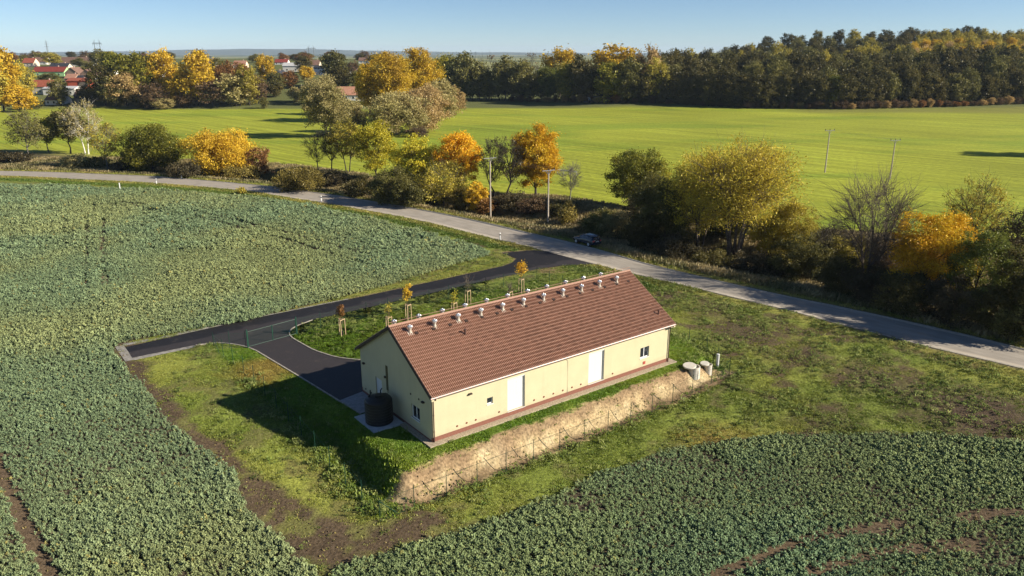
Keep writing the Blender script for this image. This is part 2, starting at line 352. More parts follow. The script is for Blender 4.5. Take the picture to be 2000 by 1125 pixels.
c = mixc(c, (0.11, 0.12, 0.04), far)
c = mixc(c, (0.22, 0.22, 0.08), far * sst(0.5, 0.6, fbm(gx, gy, 400, 91)) * (gy > 800))
nx, ny = len(xs), len(ys); I = np.arange(nx * ny).reshape(ny, nx)
F = np.stack([I[:-1, :-1], I[:-1, 1:], I[1:, 1:], I[1:, :-1]], -1).reshape(-1, 4)
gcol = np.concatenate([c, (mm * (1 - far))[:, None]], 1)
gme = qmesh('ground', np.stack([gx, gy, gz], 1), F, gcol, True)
gm = bpy.data.materials.new('ground'); gm.use_nodes = True; n = gm.node_tree; p = n.nodes['Principled BSDF']; p.inputs['Roughness'].default_value = 1.0; p.inputs['Specular IOR Level'].default_value = 0.1
at = n.nodes.new('ShaderNodeAttribute'); at.attribute_name = 'Col'; geo = n.nodes.new('ShaderNodeNewGeometry')
def gnoise(scale, detail=4, vec=None):
    q = n.nodes.new('ShaderNodeTexNoise'); q.inputs['Scale'].default_value = scale; q.inputs['Detail'].default_value = detail
    n.links.new(vec or geo.outputs['Position'], q.inputs['Vector']); return q.outputs['Fac']
def mrange(v, a, b, c_, d):
    q = n.nodes.new('ShaderNodeMapRange'); q.inputs[1].default_value = a; q.inputs[2].default_value = b; q.inputs[3].default_value = c_; q.inputs[4].default_value = d
    n.links.new(v, q.inputs[0]); return q.outputs[0]
def mth(op, a, b):
    q = n.nodes.new('ShaderNodeMath'); q.operation = op
    for i, v in enumerate((a, b)):
        if isinstance(v, (int, float)): q.inputs[i].default_value = v
        else: n.links.new(v, q.inputs[i])
    return q.outputs[0]
fine = mrange(gnoise(5.5, 6), 0.3, 0.7, 0.55, 1.45)
# drill rows and mowing lines of the meadow: long thin noise along the working direction
mp = n.nodes.new('ShaderNodeMapping'); mp.vector_type = 'TEXTURE'; mp.inputs['Rotation'].default_value = (0, 0, math.radians(-45)); mp.inputs['Scale'].default_value = (60, 1.6, 1)
n.links.new(geo.outputs['Position'], mp.inputs[0]); streak = mrange(gnoise(1.0, 5, mp.outputs[0]), 0.35, 0.66, 0.74, 1.16)
mpn = mrange(gnoise(0.9, 5), 0.3, 0.7, 0.82, 1.18)
wv = n.nodes.new('ShaderNodeTexWave'); wv.bands_direction = 'Y'; wv.wave_profile = 'SIN'; wv.inputs['Scale'].default_value = 0.052; wv.inputs['Distortion'].default_value = 0.6; wv.inputs['Detail'].default_value = 1; wv.inputs['Detail Scale'].default_value = 0.05
mp2 = n.nodes.new('ShaderNodeMapping'); mp2.vector_type = 'TEXTURE'; mp2.inputs['Rotation'].default_value = (0, 0, math.radians(-45)); n.links.new(geo.outputs['Position'], mp2.inputs[0]); n.links.new(mp2.outputs[0], wv.inputs['Vector'])
tramw = mrange(wv.outputs['Fac'], 0.975, 1.0, 1.0, 0.8)
big_ = mrange(gnoise(0.02, 4), 0.35, 0.65, 0.9, 1.08)
mead = mth('MULTIPLY', mth('MULTIPLY', mth('MULTIPLY', streak, mpn), tramw), big_)
fac = n.nodes.new('ShaderNodeMix'); fac.data_type = 'FLOAT'; n.links.new(at.outputs['Alpha'], fac.inputs[0]); n.links.new(fine, fac.inputs[2]); n.links.new(mead, fac.inputs[3])
sc_ = n.nodes.new('ShaderNodeVectorMath'); sc_.operation = 'SCALE'; n.links.new(at.outputs['Color'], sc_.inputs[0]); n.links.new(fac.outputs[0], sc_.inputs['Scale']); n.links.new(sc_.outputs[0], p.inputs['Base Color'])
bp = n.nodes.new('ShaderNodeBump'); bp.inputs['Strength'].default_value = 0.7; bp.inputs['Distance'].default_value = 0.08
n.links.new(gnoise(7, 6), bp.inputs['Height']); n.links.new(bp.outputs[0], p.inputs['Normal'])
ground = tag(link('ground', gme, gm), kind='structure')

# ---------------------------------------------------------------- main road
def road_material(name, base, base2):
    m = bpy.data.materials.new(name); m.use_nodes = True; n = m.node_tree; p = n.nodes['Principled BSDF']; p.inputs['Roughness'].default_value = 0.85; p.inputs['Specular IOR Level'].default_value = 0.25
    g = n.nodes.new('ShaderNodeNewGeometry'); uv = n.nodes.new('ShaderNodeUVMap')
    no = n.nodes.new('ShaderNodeTexNoise'); no.inputs['Scale'].default_value = 0.45; no.inputs['Detail'].default_value = 8; no.inputs['Roughness'].default_value = 0.7; n.links.new(g.outputs['Position'], no.inputs[0])
    mp = n.nodes.new('ShaderNodeMapping'); mp.inputs['Scale'].default_value = (9, 0.35, 1); n.links.new(uv.outputs[0], mp.inputs[0])
    n2 = n.nodes.new('ShaderNodeTexNoise'); n2.inputs['Scale'].default_value = 1; n2.inputs['Detail'].default_value = 4; n.links.new(mp.outputs[0], n2.inputs[0])
    ad = n.nodes.new('ShaderNodeMath'); ad.operation = 'MULTIPLY_ADD'; ad.inputs[1].default_value = 0.6; n.links.new(n2.outputs[0], ad.inputs[0])
    hf = n.nodes.new('ShaderNodeMath'); hf.operation = 'MULTIPLY'; hf.inputs[1].default_value = 0.4; n.links.new(no.outputs[0], hf.inputs[0]); n.links.new(hf.outputs[0], ad.inputs[2])
    mr = n.nodes.new('ShaderNodeMapRange'); mr.inputs[1].default_value = 0.38; mr.inputs[2].default_value = 0.62; n.links.new(ad.outputs[0], mr.inputs[0])
    mx = n.nodes.new('ShaderNodeMix'); mx.data_type = 'RGBA'; mx.inputs[6].default_value = base + (1,); mx.inputs[7].default_value = base2 + (1,); n.links.new(mr.outputs[0], mx.inputs[0]); n.links.new(mx.outputs[2], p.inputs['Base Color'])
    b = n.nodes.new('ShaderNodeBump'); b.inputs['Strength'].default_value = 0.3; b.inputs['Distance'].default_value = 0.01; n3 = n.nodes.new('ShaderNodeTexNoise'); n3.inputs['Scale'].default_value = 60; n.links.new(g.outputs['Position'], n3.inputs[0]); n.links.new(n3.outputs[0], b.inputs['Height']); n.links.new(b.outputs[0], p.inputs['Normal'])
    return m
ua = resample(R_UP, 1.0); N_ = len(ua); la = resample(R_LO, np.linalg.norm(np.diff(R_LO, axis=0), axis=1).sum() / (N_ - 1))[:N_]
def strip(name, A, B, m, z, cross=7, crown=0.05, label=None):
    n_ = min(len(A), len(B)); V = []; F = []; UV = []
    acc = 0
    for i in range(n_):
        if i: acc += np.linalg.norm(A[i] - A[i - 1])
        for k in range(cross):
            q = k / (cross - 1); pt = A[i] * (1 - q) + B[i] * q
            V.append((pt[0], pt[1], z + crown * (1 - (2 * q - 1) ** 2))); UV.append((q, acc))
    for i in range(n_ - 1):
        for k in range(cross - 1): F.append((i * cross + k, (i + 1) * cross + k, (i + 1) * cross + k + 1, i * cross + k + 1))
    if cross > 2:
        for k in (0, cross - 1):
            b0 = len(V); sg = (A - B) / np.linalg.norm(A - B, axis=1)[:, None] * (.25 if k == 0 else -.25)
            for i in range(n_):
                v = V[i * cross + k]; V.append((v[0] + sg[i][0], v[1] + sg[i][1], z - .16)); UV.append(UV[i * cross + k])
            for i in range(n_ - 1):
                f = (i * cross + k, b0 + i, b0 + i + 1, (i + 1) * cross + k); F.append(f if k == cross - 1 else f[::-1])
    me = pmesh(name, V, F, True); uvl = me.uv_layers.new(name='UVMap')
    for lp in me.loops: uvl.data[lp.index].uv = UV[lp.vertex_index]
    return link(name, me, m)
tag(strip('road', ua, la, road_material('road_asphalt', (0.27, 0.238, 0.198), (0.35, 0.312, 0.262)), 0.03), kind='structure')
def rag(A, B, q, wid):
    C = A * (1 - q) + B * q; D = (B - A) / np.linalg.norm(B - A, axis=1)[:, None]; return C - D * wid / 2, C + D * wid / 2
LINE_M = mat('worn_road_paint', (0.42, 0.40, 0.35), 0.8, 0.35, 3.0)
for q in (0.035, 0.965):
    A, B = rag(ua, la, q, 0.13); tag(strip('road_edge_line', A, B, LINE_M, 0.046, 2, 0.0), kind='structure')

# ---------------------------------------------------------------- driveway
bmz = bmesh.new(); vsx = [bmz.verts.new((x, y, 0.02)) for (x, y) in DR_XY]; bmz.faces.new(vsx); bmesh.ops.triangulate(bmz, faces=bmz.faces[:])
dme = bpy.data.meshes.new('driveway'); bmz.to_mesh(dme); bmz.free()
for pl in dme.polygons:
    if pl.normal.z < 0: pl.flip()
dm = bpy.data.materials.new('driveway_asphalt'); dm.use_nodes = True; n = dm.node_tree; p = n.nodes['Principled BSDF']; p.inputs['Roughness'].default_value = 0.7; p.inputs['Specular IOR Level'].default_value = 0.3
g = n.nodes.new('ShaderNodeNewGeometry'); mp = n.nodes.new('ShaderNodeMapping'); mp.vector_type = 'TEXTURE'; mp.inputs['Location'].default_value = (OB[0], OB[1], 0); mp.inputs['Rotation'].default_value = (0, 0, math.atan2(AX[1], AX[0])); n.links.new(g.outputs['Position'], mp.inputs[0])
sx = n.nodes.new('ShaderNodeSeparateXYZ'); n.links.new(mp.outputs[0], sx.inputs[0])
no = n.nodes.new('ShaderNodeTexNoise'); no.inputs['Scale'].default_value = 0.35; no.inputs['Detail'].default_value = 7; n.links.new(mp.outputs[0], no.inputs[0])
ad = n.nodes.new('ShaderNodeMath'); ad.operation = 'MULTIPLY_ADD'; ad.inputs[1].default_value = 3.2; n.links.new(no.outputs[0], ad.inputs[0]); n.links.new(sx.outputs[1], ad.inputs[2])
mr = n.nodes.new('ShaderNodeMapRange'); mr.inputs[1].default_value = 33.7; mr.inputs[2].default_value = 34.1; n.links.new(ad.outputs[0], mr.inputs[0])
mx = n.nodes.new('ShaderNodeMix'); mx.data_type = 'RGBA'; mx.inputs[6].default_value = (0.034, 0.029, 0.029, 1); mx.inputs[7].default_value = (0.012, 0.011, 0.012, 1); n.links.new(mr.outputs[0], mx.inputs[0])
n2 = n.nodes.new('ShaderNodeTexNoise'); n2.inputs['Scale'].default_value = 12; n2.inputs['Detail'].default_value = 6; n.links.new(mp.outputs[0], n2.inputs[0]); mr2 = n.nodes.new('ShaderNodeMapRange'); mr2.inputs[1].default_value = .3; mr2.inputs[2].default_value = .7; mr2.inputs[3].default_value = .7; mr2.inputs[4].default_value = 1.3; n.links.new(n2.outputs[0], mr2.inputs[0])
mud = n.nodes.new('ShaderNodeTexNoise'); mud.inputs['Scale'].default_value = 0.8; mud.inputs['Detail'].default_value = 9; mud.inputs['Roughness'].default_value = .72; n.links.new(mp.outputs[0], mud.inputs[0]); mdr = n.nodes.new('ShaderNodeMapRange'); mdr.inputs[1].default_value = .56; mdr.inputs[2].default_value = .72; mdr.inputs[4].default_value = .6; n.links.new(mud.outputs[0], mdr.inputs[0])
mxm = n.nodes.new('ShaderNodeMix'); mxm.data_type = 'RGBA'; mxm.inputs[7].default_value = (.085, .068, .052, 1); n.links.new(mdr.outputs[0], mxm.inputs[0]); n.links.new(mx.outputs[2], mxm.inputs[6])
vm = n.nodes.new('ShaderNodeVectorMath'); vm.operation = 'SCALE'; n.links.new(mxm.outputs[2], vm.inputs[0]); n.links.new(mr2.outputs[0], vm.inputs['Scale']); n.links.new(vm.outputs[0], p.inputs['Base Color'])
driveway = tag(link('driveway', dme, dm), kind='structure')
KERB = mat('kerb_concrete', (0.31, 0.28, 0.235), 0.9, 0.25, 3.0, 0.3)
kme = {}
def kerbs(line_st, wid=0.12, hgt=0.07, step=1.0):
    q = resample([xy(*p_) for p_ in line_st], step)
    for a_, b_ in zip(q[:-1], q[1:]):
        L_ = round(float(np.linalg.norm(b_ - a_)), 2)
        if L_ not in kme: kme[L_] = MB().box(0.006, L_ - 0.006, -wid / 2, wid / 2, -0.1, hgt).mesh('kerb_stone')
        o = link('kerb_stone', kme[L_], KERB, driveway); o.location = (a_[0], a_[1], 0.0); o.rotation_euler = (0, 0, math.atan2(b_[1] - a_[1], b_[0] - a_[0]))
kerbs([(-8.1, 30.33), (-6.4, 29.83), (-5.25, 28.65), (-4.37, 27), (-3.97, 25.6), (-3.07, 17.4), (-2.37, 10.6), (-2.02, 7.4)])
kerbs([(3.65, 17.05), (2.65, 17.55), (1.35, 19.35), (0.46, 22.2), (0.06, 26.4), (0.26, 28.15), (1.43, 29.54), (3.8, 30.37)])
# gravel skirt at the closed end of the driveway
gr = MB(); 
for (s0, s1, t0, t1) in ((-14.4, -13.65, 30.0, 34.6), (-13.65, -8.2, 29.85, 30.62), (-13.65, 10, 34.35, 34.95)):
    pts = [xy(s0, t0), xy(s1, t0), xy(s1, t1), xy(s0, t1)]
    gr.add([(q[0], q[1], 0.012) for q in pts], [(0, 1, 2, 3)])
tag(gr.build('gravel_margin', mat('grey_chippings', (0.24, 0.225, 0.2), 0.95, 0.35, 2.5, 0.6, 30)), kind='structure')
pv = MB(); pts = [xy(*q) for q in [(-1.95, 7.45), (-0.05, 7.45), (-0.05, 11.05), (-2.35, 10.6)]]; pv.add([(q[0], q[1], 0.03) for q in pts], [(0, 1, 2, 3)])
tag(pv.build('pavement', mat('grey_paving', (0.26, 0.26, 0.27), 0.9, 0.2, 3, 0.4)), kind='structure')
# ================================================================ THE FARM BUILDING
RZ = math.atan2(AX[1], AX[0])
B = empty('long_barn', (OB[0], OB[1], 0.0), RZ)
tag(B, 'long cream rendered building with a brown tiled roof and rows of silver turbine vents', 'building')
SLOPE = (HR - HE) / (BW / 2 + OE); ANG = math.atan(SLOPE); SLEN = math.hypot(HR - HE, BW / 2 + OE)
M_WALL = mat('cream_render', (0.515, 0.462, 0.30), 0.92, 0.04, 0.9, 0.25, 60, spec=0.15)
def wall_weather(m):
    n = m.node_tree; p = n.nodes['Principled BSDF']; src = p.inputs['Base Color'].links[0].from_socket; tc = n.nodes.new('ShaderNodeTexCoord')
    mp = n.nodes.new('ShaderNodeMapping'); mp.inputs['Scale'].default_value = (2.2, 2.2, .18); n.links.new(tc.outputs['Object'], mp.inputs[0]); no = n.nodes.new('ShaderNodeTexNoise'); no.inputs['Scale'].default_value = 1; no.inputs['Detail'].default_value = 6; n.links.new(mp.outputs[0], no.inputs[0])
    mr = n.nodes.new('ShaderNodeMapRange'); mr.inputs[1].default_value = .5; mr.inputs[2].default_value = .75; mr.inputs[4].default_value = .1; n.links.new(no.outputs[0], mr.inputs[0])
    sx = n.nodes.new('ShaderNodeSeparateXYZ'); n.links.new(tc.outputs['Object'], sx.inputs[0]); n2 = n.nodes.new('ShaderNodeTexNoise'); n2.inputs['Scale'].default_value = 2.5; n2.inputs['Detail'].default_value = 6; n.links.new(tc.outputs['Object'], n2.inputs[0])
    ad = n.nodes.new('ShaderNodeMath'); ad.operation = 'MULTIPLY_ADD'; ad.inputs[1].default_value = -.9; n.links.new(n2.outputs[0], ad.inputs[0]); n.links.new(sx.outputs[2], ad.inputs[2])
    m2 = n.nodes.new('ShaderNodeMapRange'); m2.inputs[1].default_value = .45; m2.inputs[2].default_value = -.1; m2.inputs[3].default_value = 0; m2.inputs[4].default_value = .35; n.links.new(ad.outputs[0], m2.inputs[0])
    mxx = n.nodes.new('ShaderNodeMath'); mxx.operation = 'MAXIMUM'; n.links.new(mr.outputs[0], mxx.inputs[0]); n.links.new(m2.outputs[0], mxx.inputs[1])
    mix = n.nodes.new('ShaderNodeMix'); mix.data_type = 'RGBA'; mix.inputs[7].default_value = (.30, .25, .17, 1); n.links.new(src, mix.inputs[6]); n.links.new(mxx.outputs[0], mix.inputs[0]); n.links.new(mix.outputs[2], p.inputs['Base Color'])
wall_weather(M_WALL)
M_PLINTH = mat('brown_plinth', (0.2, 0.085, 0.06), 0.9, 0.12, 6, 0.4, 60)
M_WHITE = mat('white_paint', (0.58, 0.58, 0.57), 0.5, 0.03)
M_FRAME = mat('white_window_frame', (0.80, 0.80, 0.80), 0.4, 0.02)
M_GLASS = mat('dark_glass', (0.02, 0.024, 0.03), 0.06, 0.1, spec=0.8)
M_TILE = None
M_DARK = mat('dark_brown_metal', (0.045, 0.03, 0.026), 0.6, 0.15)
M_SHADE = mat('dark_inside', (0.03, 0.03, 0.03), 0.9)
def tile_material():
    m = bpy.data.materials.new('brown_roof_tile'); m.use_nodes = True; n = m.node_tree; p = n.nodes['Principled BSDF']; p.inputs['Roughness'].default_value = 0.62; p.inputs['Specular IOR Level'].default_value = 0.3
    g = n.nodes.new('ShaderNodeNewGeometry'); no = n.nodes.new('ShaderNodeTexNoise'); no.inputs['Scale'].default_value = 2.2; no.inputs['Detail'].default_value = 6; n.links.new(g.outputs['Position'], no.inputs[0])
    mr = n.nodes.new('ShaderNodeMapRange'); mr.inputs[1].default_value = .3; mr.inputs[2].default_value = .7; n.links.new(no.outputs[0], mr.inputs[0])
    mx = n.nodes.new('ShaderNodeMix'); mx.data_type = 'RGBA'; mx.inputs[6].default_value = (0.255, 0.132, 0.084, 1); mx.inputs[7].default_value = (0.33, 0.178, 0.116, 1); n.links.new(mr.outputs[0], mx.inputs[0])
    rn = n.nodes.new('ShaderNodeMapRange'); rn.inputs[3].default_value = .82; rn.inputs[4].default_value = 1.16; n.links.new(g.outputs['Random Per Island'], rn.inputs[0])
    vm = n.nodes.new('ShaderNodeVectorMath'); vm.operation = 'SCALE'; n.links.new(mx.outputs[2], vm.inputs[0]); n.links.new(rn.outputs[0], vm.inputs['Scale']); n.links.new(vm.outputs[0], p.inputs['Base Color'])
    return m
M_TILE = tile_material()
WT = 3.86       # wall top
def holed(u0, u1, v0, v1, holes):
    us = sorted(set([u0, u1] + [h[0] for h in holes] + [h[1] for h in holes])); vs_ = sorted(set([v0, v1] + [h[2] for h in holes] + [h[3] for h in holes])); out = []
    for a_, b_ in zip(us[:-1], us[1:]):
        for c_, d_ in zip(vs_[:-1], vs_[1:]):
            if any(h[0] - 1e-6 <= a_ and b_ <= h[1] + 1e-6 and h[2] - 1e-6 <= c_ and d_ <= h[3] + 1e-6 for h in holes): continue
            out.append((a_, b_, c_, d_))
    return out
FH = [(6.78, 8.48, 0.46, 3.2), (15.2, 16.98, 0.46, 3.24), (4.86, 5.40, 1.62, 2.17), (21.35, 22.46, 1.22, 2.23)]
GH = [(7.53, 8.6, 0.06, 2.25), (1.68, 2.9, 0.98, 2.08)]
wm = MB(); REV = 0.2
for (a_, b_, c_, d_) in holed(0, BL, 0, WT, FH): wm.add([(a_, 0, c_), (b_, 0, c_), (b_, 0, d_), (a_, 0, d_)], [(0, 1, 2, 3)])
for (a_, b_, c_, d_) in FH: wm.add([(a_, 0, c_), (b_, 0, c_), (b_, 0, d_), (a_, 0, d_), (a_, REV, c_), (b_, REV, c_), (b_, REV, d_), (a_, REV, d_)], [(1, 0, 4, 5), (2, 1, 5, 6), (3, 2, 6, 7), (0, 3, 7, 4)])
for (a_, b_, c_, d_) in holed(0, BW, 0, WT, GH): wm.add([(0, a_, c_), (0, b_, c_), (0, b_, d_), (0, a_, d_)], [(3, 2, 1, 0)])
for (a_, b_, c_, d_) in GH: wm.add([(0, a_, c_), (0, b_, c_), (0, b_, d_), (0, a_, d_), (REV, a_, c_), (REV, b_, c_), (REV, b_, d_), (REV, a_, d_)], [(0, 1, 5, 4), (1, 2, 6, 5), (2, 3, 7, 6), (3, 0, 4, 7)])
AP = HR - 0.16
wm.add([(0, 0, WT), (0, BW, WT), (0, BW / 2, AP)], [(2, 1, 0)]); wm.add([(BL, 0, WT), (BL, BW, WT), (BL, BW / 2, AP)], [(0, 1, 2)])
wm.add([(BL, 0, 0), (BL, BW, 0), (BL, BW, WT), (BL, 0, WT)], [(0, 1, 2, 3)]); wm.add([(0, BW, 0), (BL, BW, 0), (BL, BW, WT), (0, BW, WT)], [(3, 2, 1, 0)])
wall = wm.build('wall', M_WALL, B)
pm = MB(); ph = 0.42; e_ = 0.012
for (x0, x1) in ((0 - e_, 6.78), (8.48, 15.2), (16.98, BL + e_)): pm.box(x0, x1, -e_, 0.1, -0.5, ph)
for (x0, x1) in ((6.78, 8.48), (15.2, 16.98)): pm.box(x0, x1, -e_, 0.1, -0.5, ph)
pm.box(-e_, 0.1, 0.1, 7.53, -0.5, 0.2); pm.box(-e_, 0.1, 8.6, BW, -0.5, 0.2); pm.box(BL - 0.1, BL + e_, 0.1, BW + e_, -0.5, ph); pm.box(-e_, BL - 0.1, BW - 0.1, BW + e_, -0.5, ph)
pm.build('plinth', M_PLINTH, B)
# roller shutters
for (a_, b_, c_, d_) in FH[:2]:
    d = MB().box(a_, b_, REV * .8, REV * .8 + .05, c_, d_).build('roller_door', M_WHITE, B); d['label'] = 'white roller shutter door'
    nsl = 26; sh = (d_ - c_ - 0.12) / nsl; slat = MB().box(a_ + .05, b_ - .05, REV * .8 - .018, REV * .8 - .002, 0, sh * .93).mesh('slat')
    for k in range(nsl):
        o = link('slat', slat, M_WHITE, d); o.location = (0, 0, c_ + .02 + k * sh)
    MB().box(a_, b_, 0.02, REV * .8 - .02, d_ - .1, d_ - .003).build('shutter_box', M_WHITE, d)
    MB().box(a_ - .02, b_ + .02, -.05, REV * .8, c_ - .03, c_ - .003).build('sill', M_WHITE, d)
    MB().box(b_ - .05, b_ - .004, 0.05, REV * .8 - .02, c_, d_ - .1).build('guide_rail', M_WHITE, d)
def window(u0, u1, v0, v1, plane):
    def bx(mb, a_, b_, d0, d1, c_, e):
        return mb.box(a_, b_, d0, d1, c_, e) if plane == 'f' else mb.box(d0, d1, a_, b_, c_, e)
    f = MB(); t = 0.07
    bx(f, u0, u0 + t, .1, .17, v0, v1); bx(f, u1 - t, u1, .1, .17, v0, v1); bx(f, u0 + t, u1 - t, .1, .17, v0, v0 + t); bx(f, u0 + t, u1 - t, .1, .17, v1 - t, v1)
    if u1 - u0 > 0.9: bx(f, (u0 + u1) / 2 - .03, (u0 + u1) / 2 + .03, .1, .17, v0 + t, v1 - t)
    fr = f.build('window', M_FRAME, B)
    bx(MB(), u0 + t, u1 - t, .135, .15, v0 + t, v1 - t).build('pane', M_GLASS, fr)
    bx(MB(), u0 - .03, u1 + .03, -.05, .1, v0 - .03, v0 - .002).build('sill', M_FRAME, fr)
window(*FH[2], 'f'); window(*FH[3], 'f'); window(*GH[1], 'g')
gd = MB().box(.1, .16, 7.53, 8.6, .06, 2.25).build('door', M_WHITE, B); gd['label'] = 'white door in the shaded gable'
MB().box(.06, .098, 7.62, 7.68, 1.0, 1.15).build('handle', mat('steel', (0.5, 0.5, 0.5), 0.35, 0.05, metal=1.0), gd)
# small wall fittings
M_RED = mat('red_brown_vent', (0.22, 0.06, 0.035), 0.7)
vent = MB()
for k in range(12): pass
dv = MB().lathe([(0.075, 0.0), (0.075, 0.03), (0.045, 0.035), (0.04, 0.012)], 14).mesh('wall_vent')
for s_ in (2.15, 2.99, 3.81, 5.98, 9.41, 10.41, 11.4, 12.4, 13.4, 14.38, 18.03):
    o = link('wall_vent', dv, M_RED, B); o.location = (s_, 0.0, 0.72); o.rotation_euler = (math.pi / 2, 0, 0)
for (t_, z_) in ((10.44, .47), (9.46, .48), (2.9, 2.84), (1.72, 2.85)):
    o = link('wall_vent', dv, M_DARK, B) if False else bpy.data.objects.new('wall_vent', dv.copy()); 
    if o.name not in COL.objects: COL.objects.link(o)
    o.data.materials.clear(); o.data.materials.append(M_DARK); o.parent = B; o.location = (0, t_, z_); o.rotation_euler = (0, -math.pi / 2, 0)
MB().box(21.75, 22.05, -.03, -.001, .6, .88).build('meter_box', mat('red_box', (0.35, 0.07, 0.05), .6), B)
for (x0, x1, y0, y1, z) in ((3.18, 3.46, -.16, -.002, 2.95), (-.18, -.002, 10.3, 10.56, 2.72), (-.18, -.002, .9, 1.16, 2.84)):
    lp = MB().box(x0, x1, y0, y1, z, z + .1).build('wall_lamp', M_DARK, B)
M_DUCT = mat('olive_duct', (0.1, 0.085, 0.04), .8)
MB().box(-.05, -.001, 6.42, 6.68, 1.8, 3.85).build('cable_duct', M_DUCT, B)
MB().tube([(-.03, 6.5, 1.85), (-.12, 6.3, 1.7), (-.3, 6.05, 1.75), (-.55, 5.9, 1.95), (-.8, 5.7, 2.05)], .022, 6).build('cable', M_DARK, B)
MB().box(-.12, -.001, 6.75, 6.9, 2.75, 2.9).build('socket', M_DARK, B)
# lightning conductor on the front wall
M_WIRE = mat('zinc_wire', (0.45, 0.42, 0.36), .5, .1, metal=.6)
MB().tube([(12.2, -.03, 3.8), (12.88, -.03, 3.2), (12.9, -.03, .3)], .013, 6).build('lightning_conductor', M_WIRE, B)
# ---- roof deck, eaves, barge boards
def roofpt(x, u, d=0.0, back=False):
    """u: metres up the slope from the eave, d: metres proud of it"""
    y = -OE + u * math.cos(ANG) - d * math.sin(ANG); z = HE + u * math.sin(ANG) + d * math.cos(ANG)
    return (x, BW - y if back else y, z)
rm = MB(); X0, X1 = -OV, BL + OV
for bk in (False, True):
    q = [roofpt(X0, .03, -.03, bk), roofpt(X1, .03, -.03, bk), roofpt(X1, SLEN - .02, -.03, bk), roofpt(X0, SLEN - .02, -.03, bk), roofpt(X0, .03, -.14, bk), roofpt(X1, .03, -.14, bk), roofpt(X1, SLEN - .1, -.14, bk), roofpt(X0, SLEN - .1, -.14, bk)]
    f = [(0, 1, 2, 3), (7, 6, 5, 4), (0, 4, 5, 1), (1, 5, 6, 2), (3, 7, 4, 0)]
    rm.add(q, [tuple(reversed(z)) for z in f] if bk else f)
roof = rm.build('roof', M_DARK, B)
for bk in (False, True):
    for (xa, xb) in ((X0 - .03, X0 - .002), (X1 + .002, X1 + .03)):
        q = [roofpt(x, u, d, bk) for x in (xa, xb) for (u, d) in ((0, .02), (SLEN, .02), (SLEN, -.2), (0, -.2))]
        MB().add(q, [(0, 1, 2, 3), (7, 6, 5, 4), (0, 4, 5, 1), (1, 5, 6, 2), (2, 6, 7, 3), (3, 7, 4, 0)]).build('barge_board', M_DARK, roof)
# ---- tiles: two rolls each, lower lip proud
TWN = 85; TW = (X1 - X0) / TWN; TR = 21; EX = SLEN / TR; LN = EX + 0.05
prof = []
for k in range(9):
    q = k / 8; ph_ = (q * 2) % 1.0
    prof.append((q * TW, (0.0, 0.062, 0.066, 0.004)[k % 4]))
def tile_mesh(name, back=False):
    V = []; F = []
    m_ = len(prof)
    for (u, lift) in ((0, 0.05), (.075, .043), (LN, 0.004)):
        for (x, h_) in prof: V.append((x, u, lift + h_ * (1 if u > 0 else .8)))
    for (x, h_) in prof: V.append((x, 0.0, h_ * .8 + 0.008))
    for k in range(m_ - 1): F.append((m_ + k, m_ + k + 1, 2 * m_ + k + 1, 2 * m_ + k))
    for k in range(m_ - 1): F.append((k, k + 1, m_ + k + 1, m_ + k)); F.append((3 * m_ + k, 3 * m_ + k + 1, k + 1, k))
    me = pmesh(name, V, F); me.polygons.foreach_set('material_index', [0] * (m_ - 1) + [1] * (2 * m_ - 2)); return me
M_EDGE = mat('pale_tile_edge', (0.40, 0.235, 0.165), .7, .15, 3)  # lower strip and lip of each tile, coloured paler than its face
tme = tile_mesh('roof_tile'); tme.materials.append(M_TILE); tme.materials.append(M_EDGE); tmi = [p_.material_index for p_ in tme.polygons]
slopeM = {False: Matrix(((1, 0, 0, 0), (0, math.cos(ANG), -math.sin(ANG), -OE), (0, math.sin(ANG), math.cos(ANG), HE), (0, 0, 0, 1)))}
tv = np.array([v.co[:] for v in tme.vertices]); tf = [tuple(p.vertices) for p in tme.polygons]
cells = [(r, cc) for r in range(TR) for cc in range(TWN)]
def dist_tile(rc):
    x = X0 + rc[1] * TW; u = rc[0] * EX; q = roofpt(x, u); wp = xy(q[0], q[1]); return math.sqrt(wp[0] ** 2 + wp[1] ** 2 + (H - q[2]) ** 2)
cells.sort(key=dist_tile); single = set(cells[:300])
rg = np.random.default_rng(5)
e_front = slopeM[False].to_euler()
for rc in cells[:300]:
    o = link('roof_tile', tme, None, roof); q = roofpt(X0 + rc[1] * TW, rc[0] * EX, 0.0)
    o.location = q; o.rotation_euler = (ANG + rg.normal() * .004, rg.normal() * .004, 0)
def bulk(cl, back):
    Vs = []; Fs = []
    for i, (r, cc) in enumerate(cl):
        v = tv + np.array([X0 + cc * TW, r * EX, 0]) + np.array([0, 0, 1]) * rg.normal() * .0025
        y = -OE + v[:, 1] * math.cos(ANG) - v[:, 2] * math.sin(ANG); z = HE + v[:, 1] * math.sin(ANG) + v[:, 2] * math.cos(ANG)
        if back: y = BW - y
        Vs.append(np.stack([v[:, 0], y, z], 1)); Fs += [tuple(a + i * len(tv) for a in (reversed(f) if back else f)) for f in tf]
    me = pmesh('roof_tiles', np.concatenate(Vs), Fs); me.materials.append(M_TILE); me.materials.append(M_EDGE); me.polygons.foreach_set('material_index', tmi * len(cl)); return me
tag(link('roof_tiles', bulk(cells[300:], False), M_TILE, roof), kind='stuff')
tag(link('roof_tiles', bulk([(r, cc) for r in range(TR) for cc in range(TWN)], True), M_TILE, roof), kind='stuff')
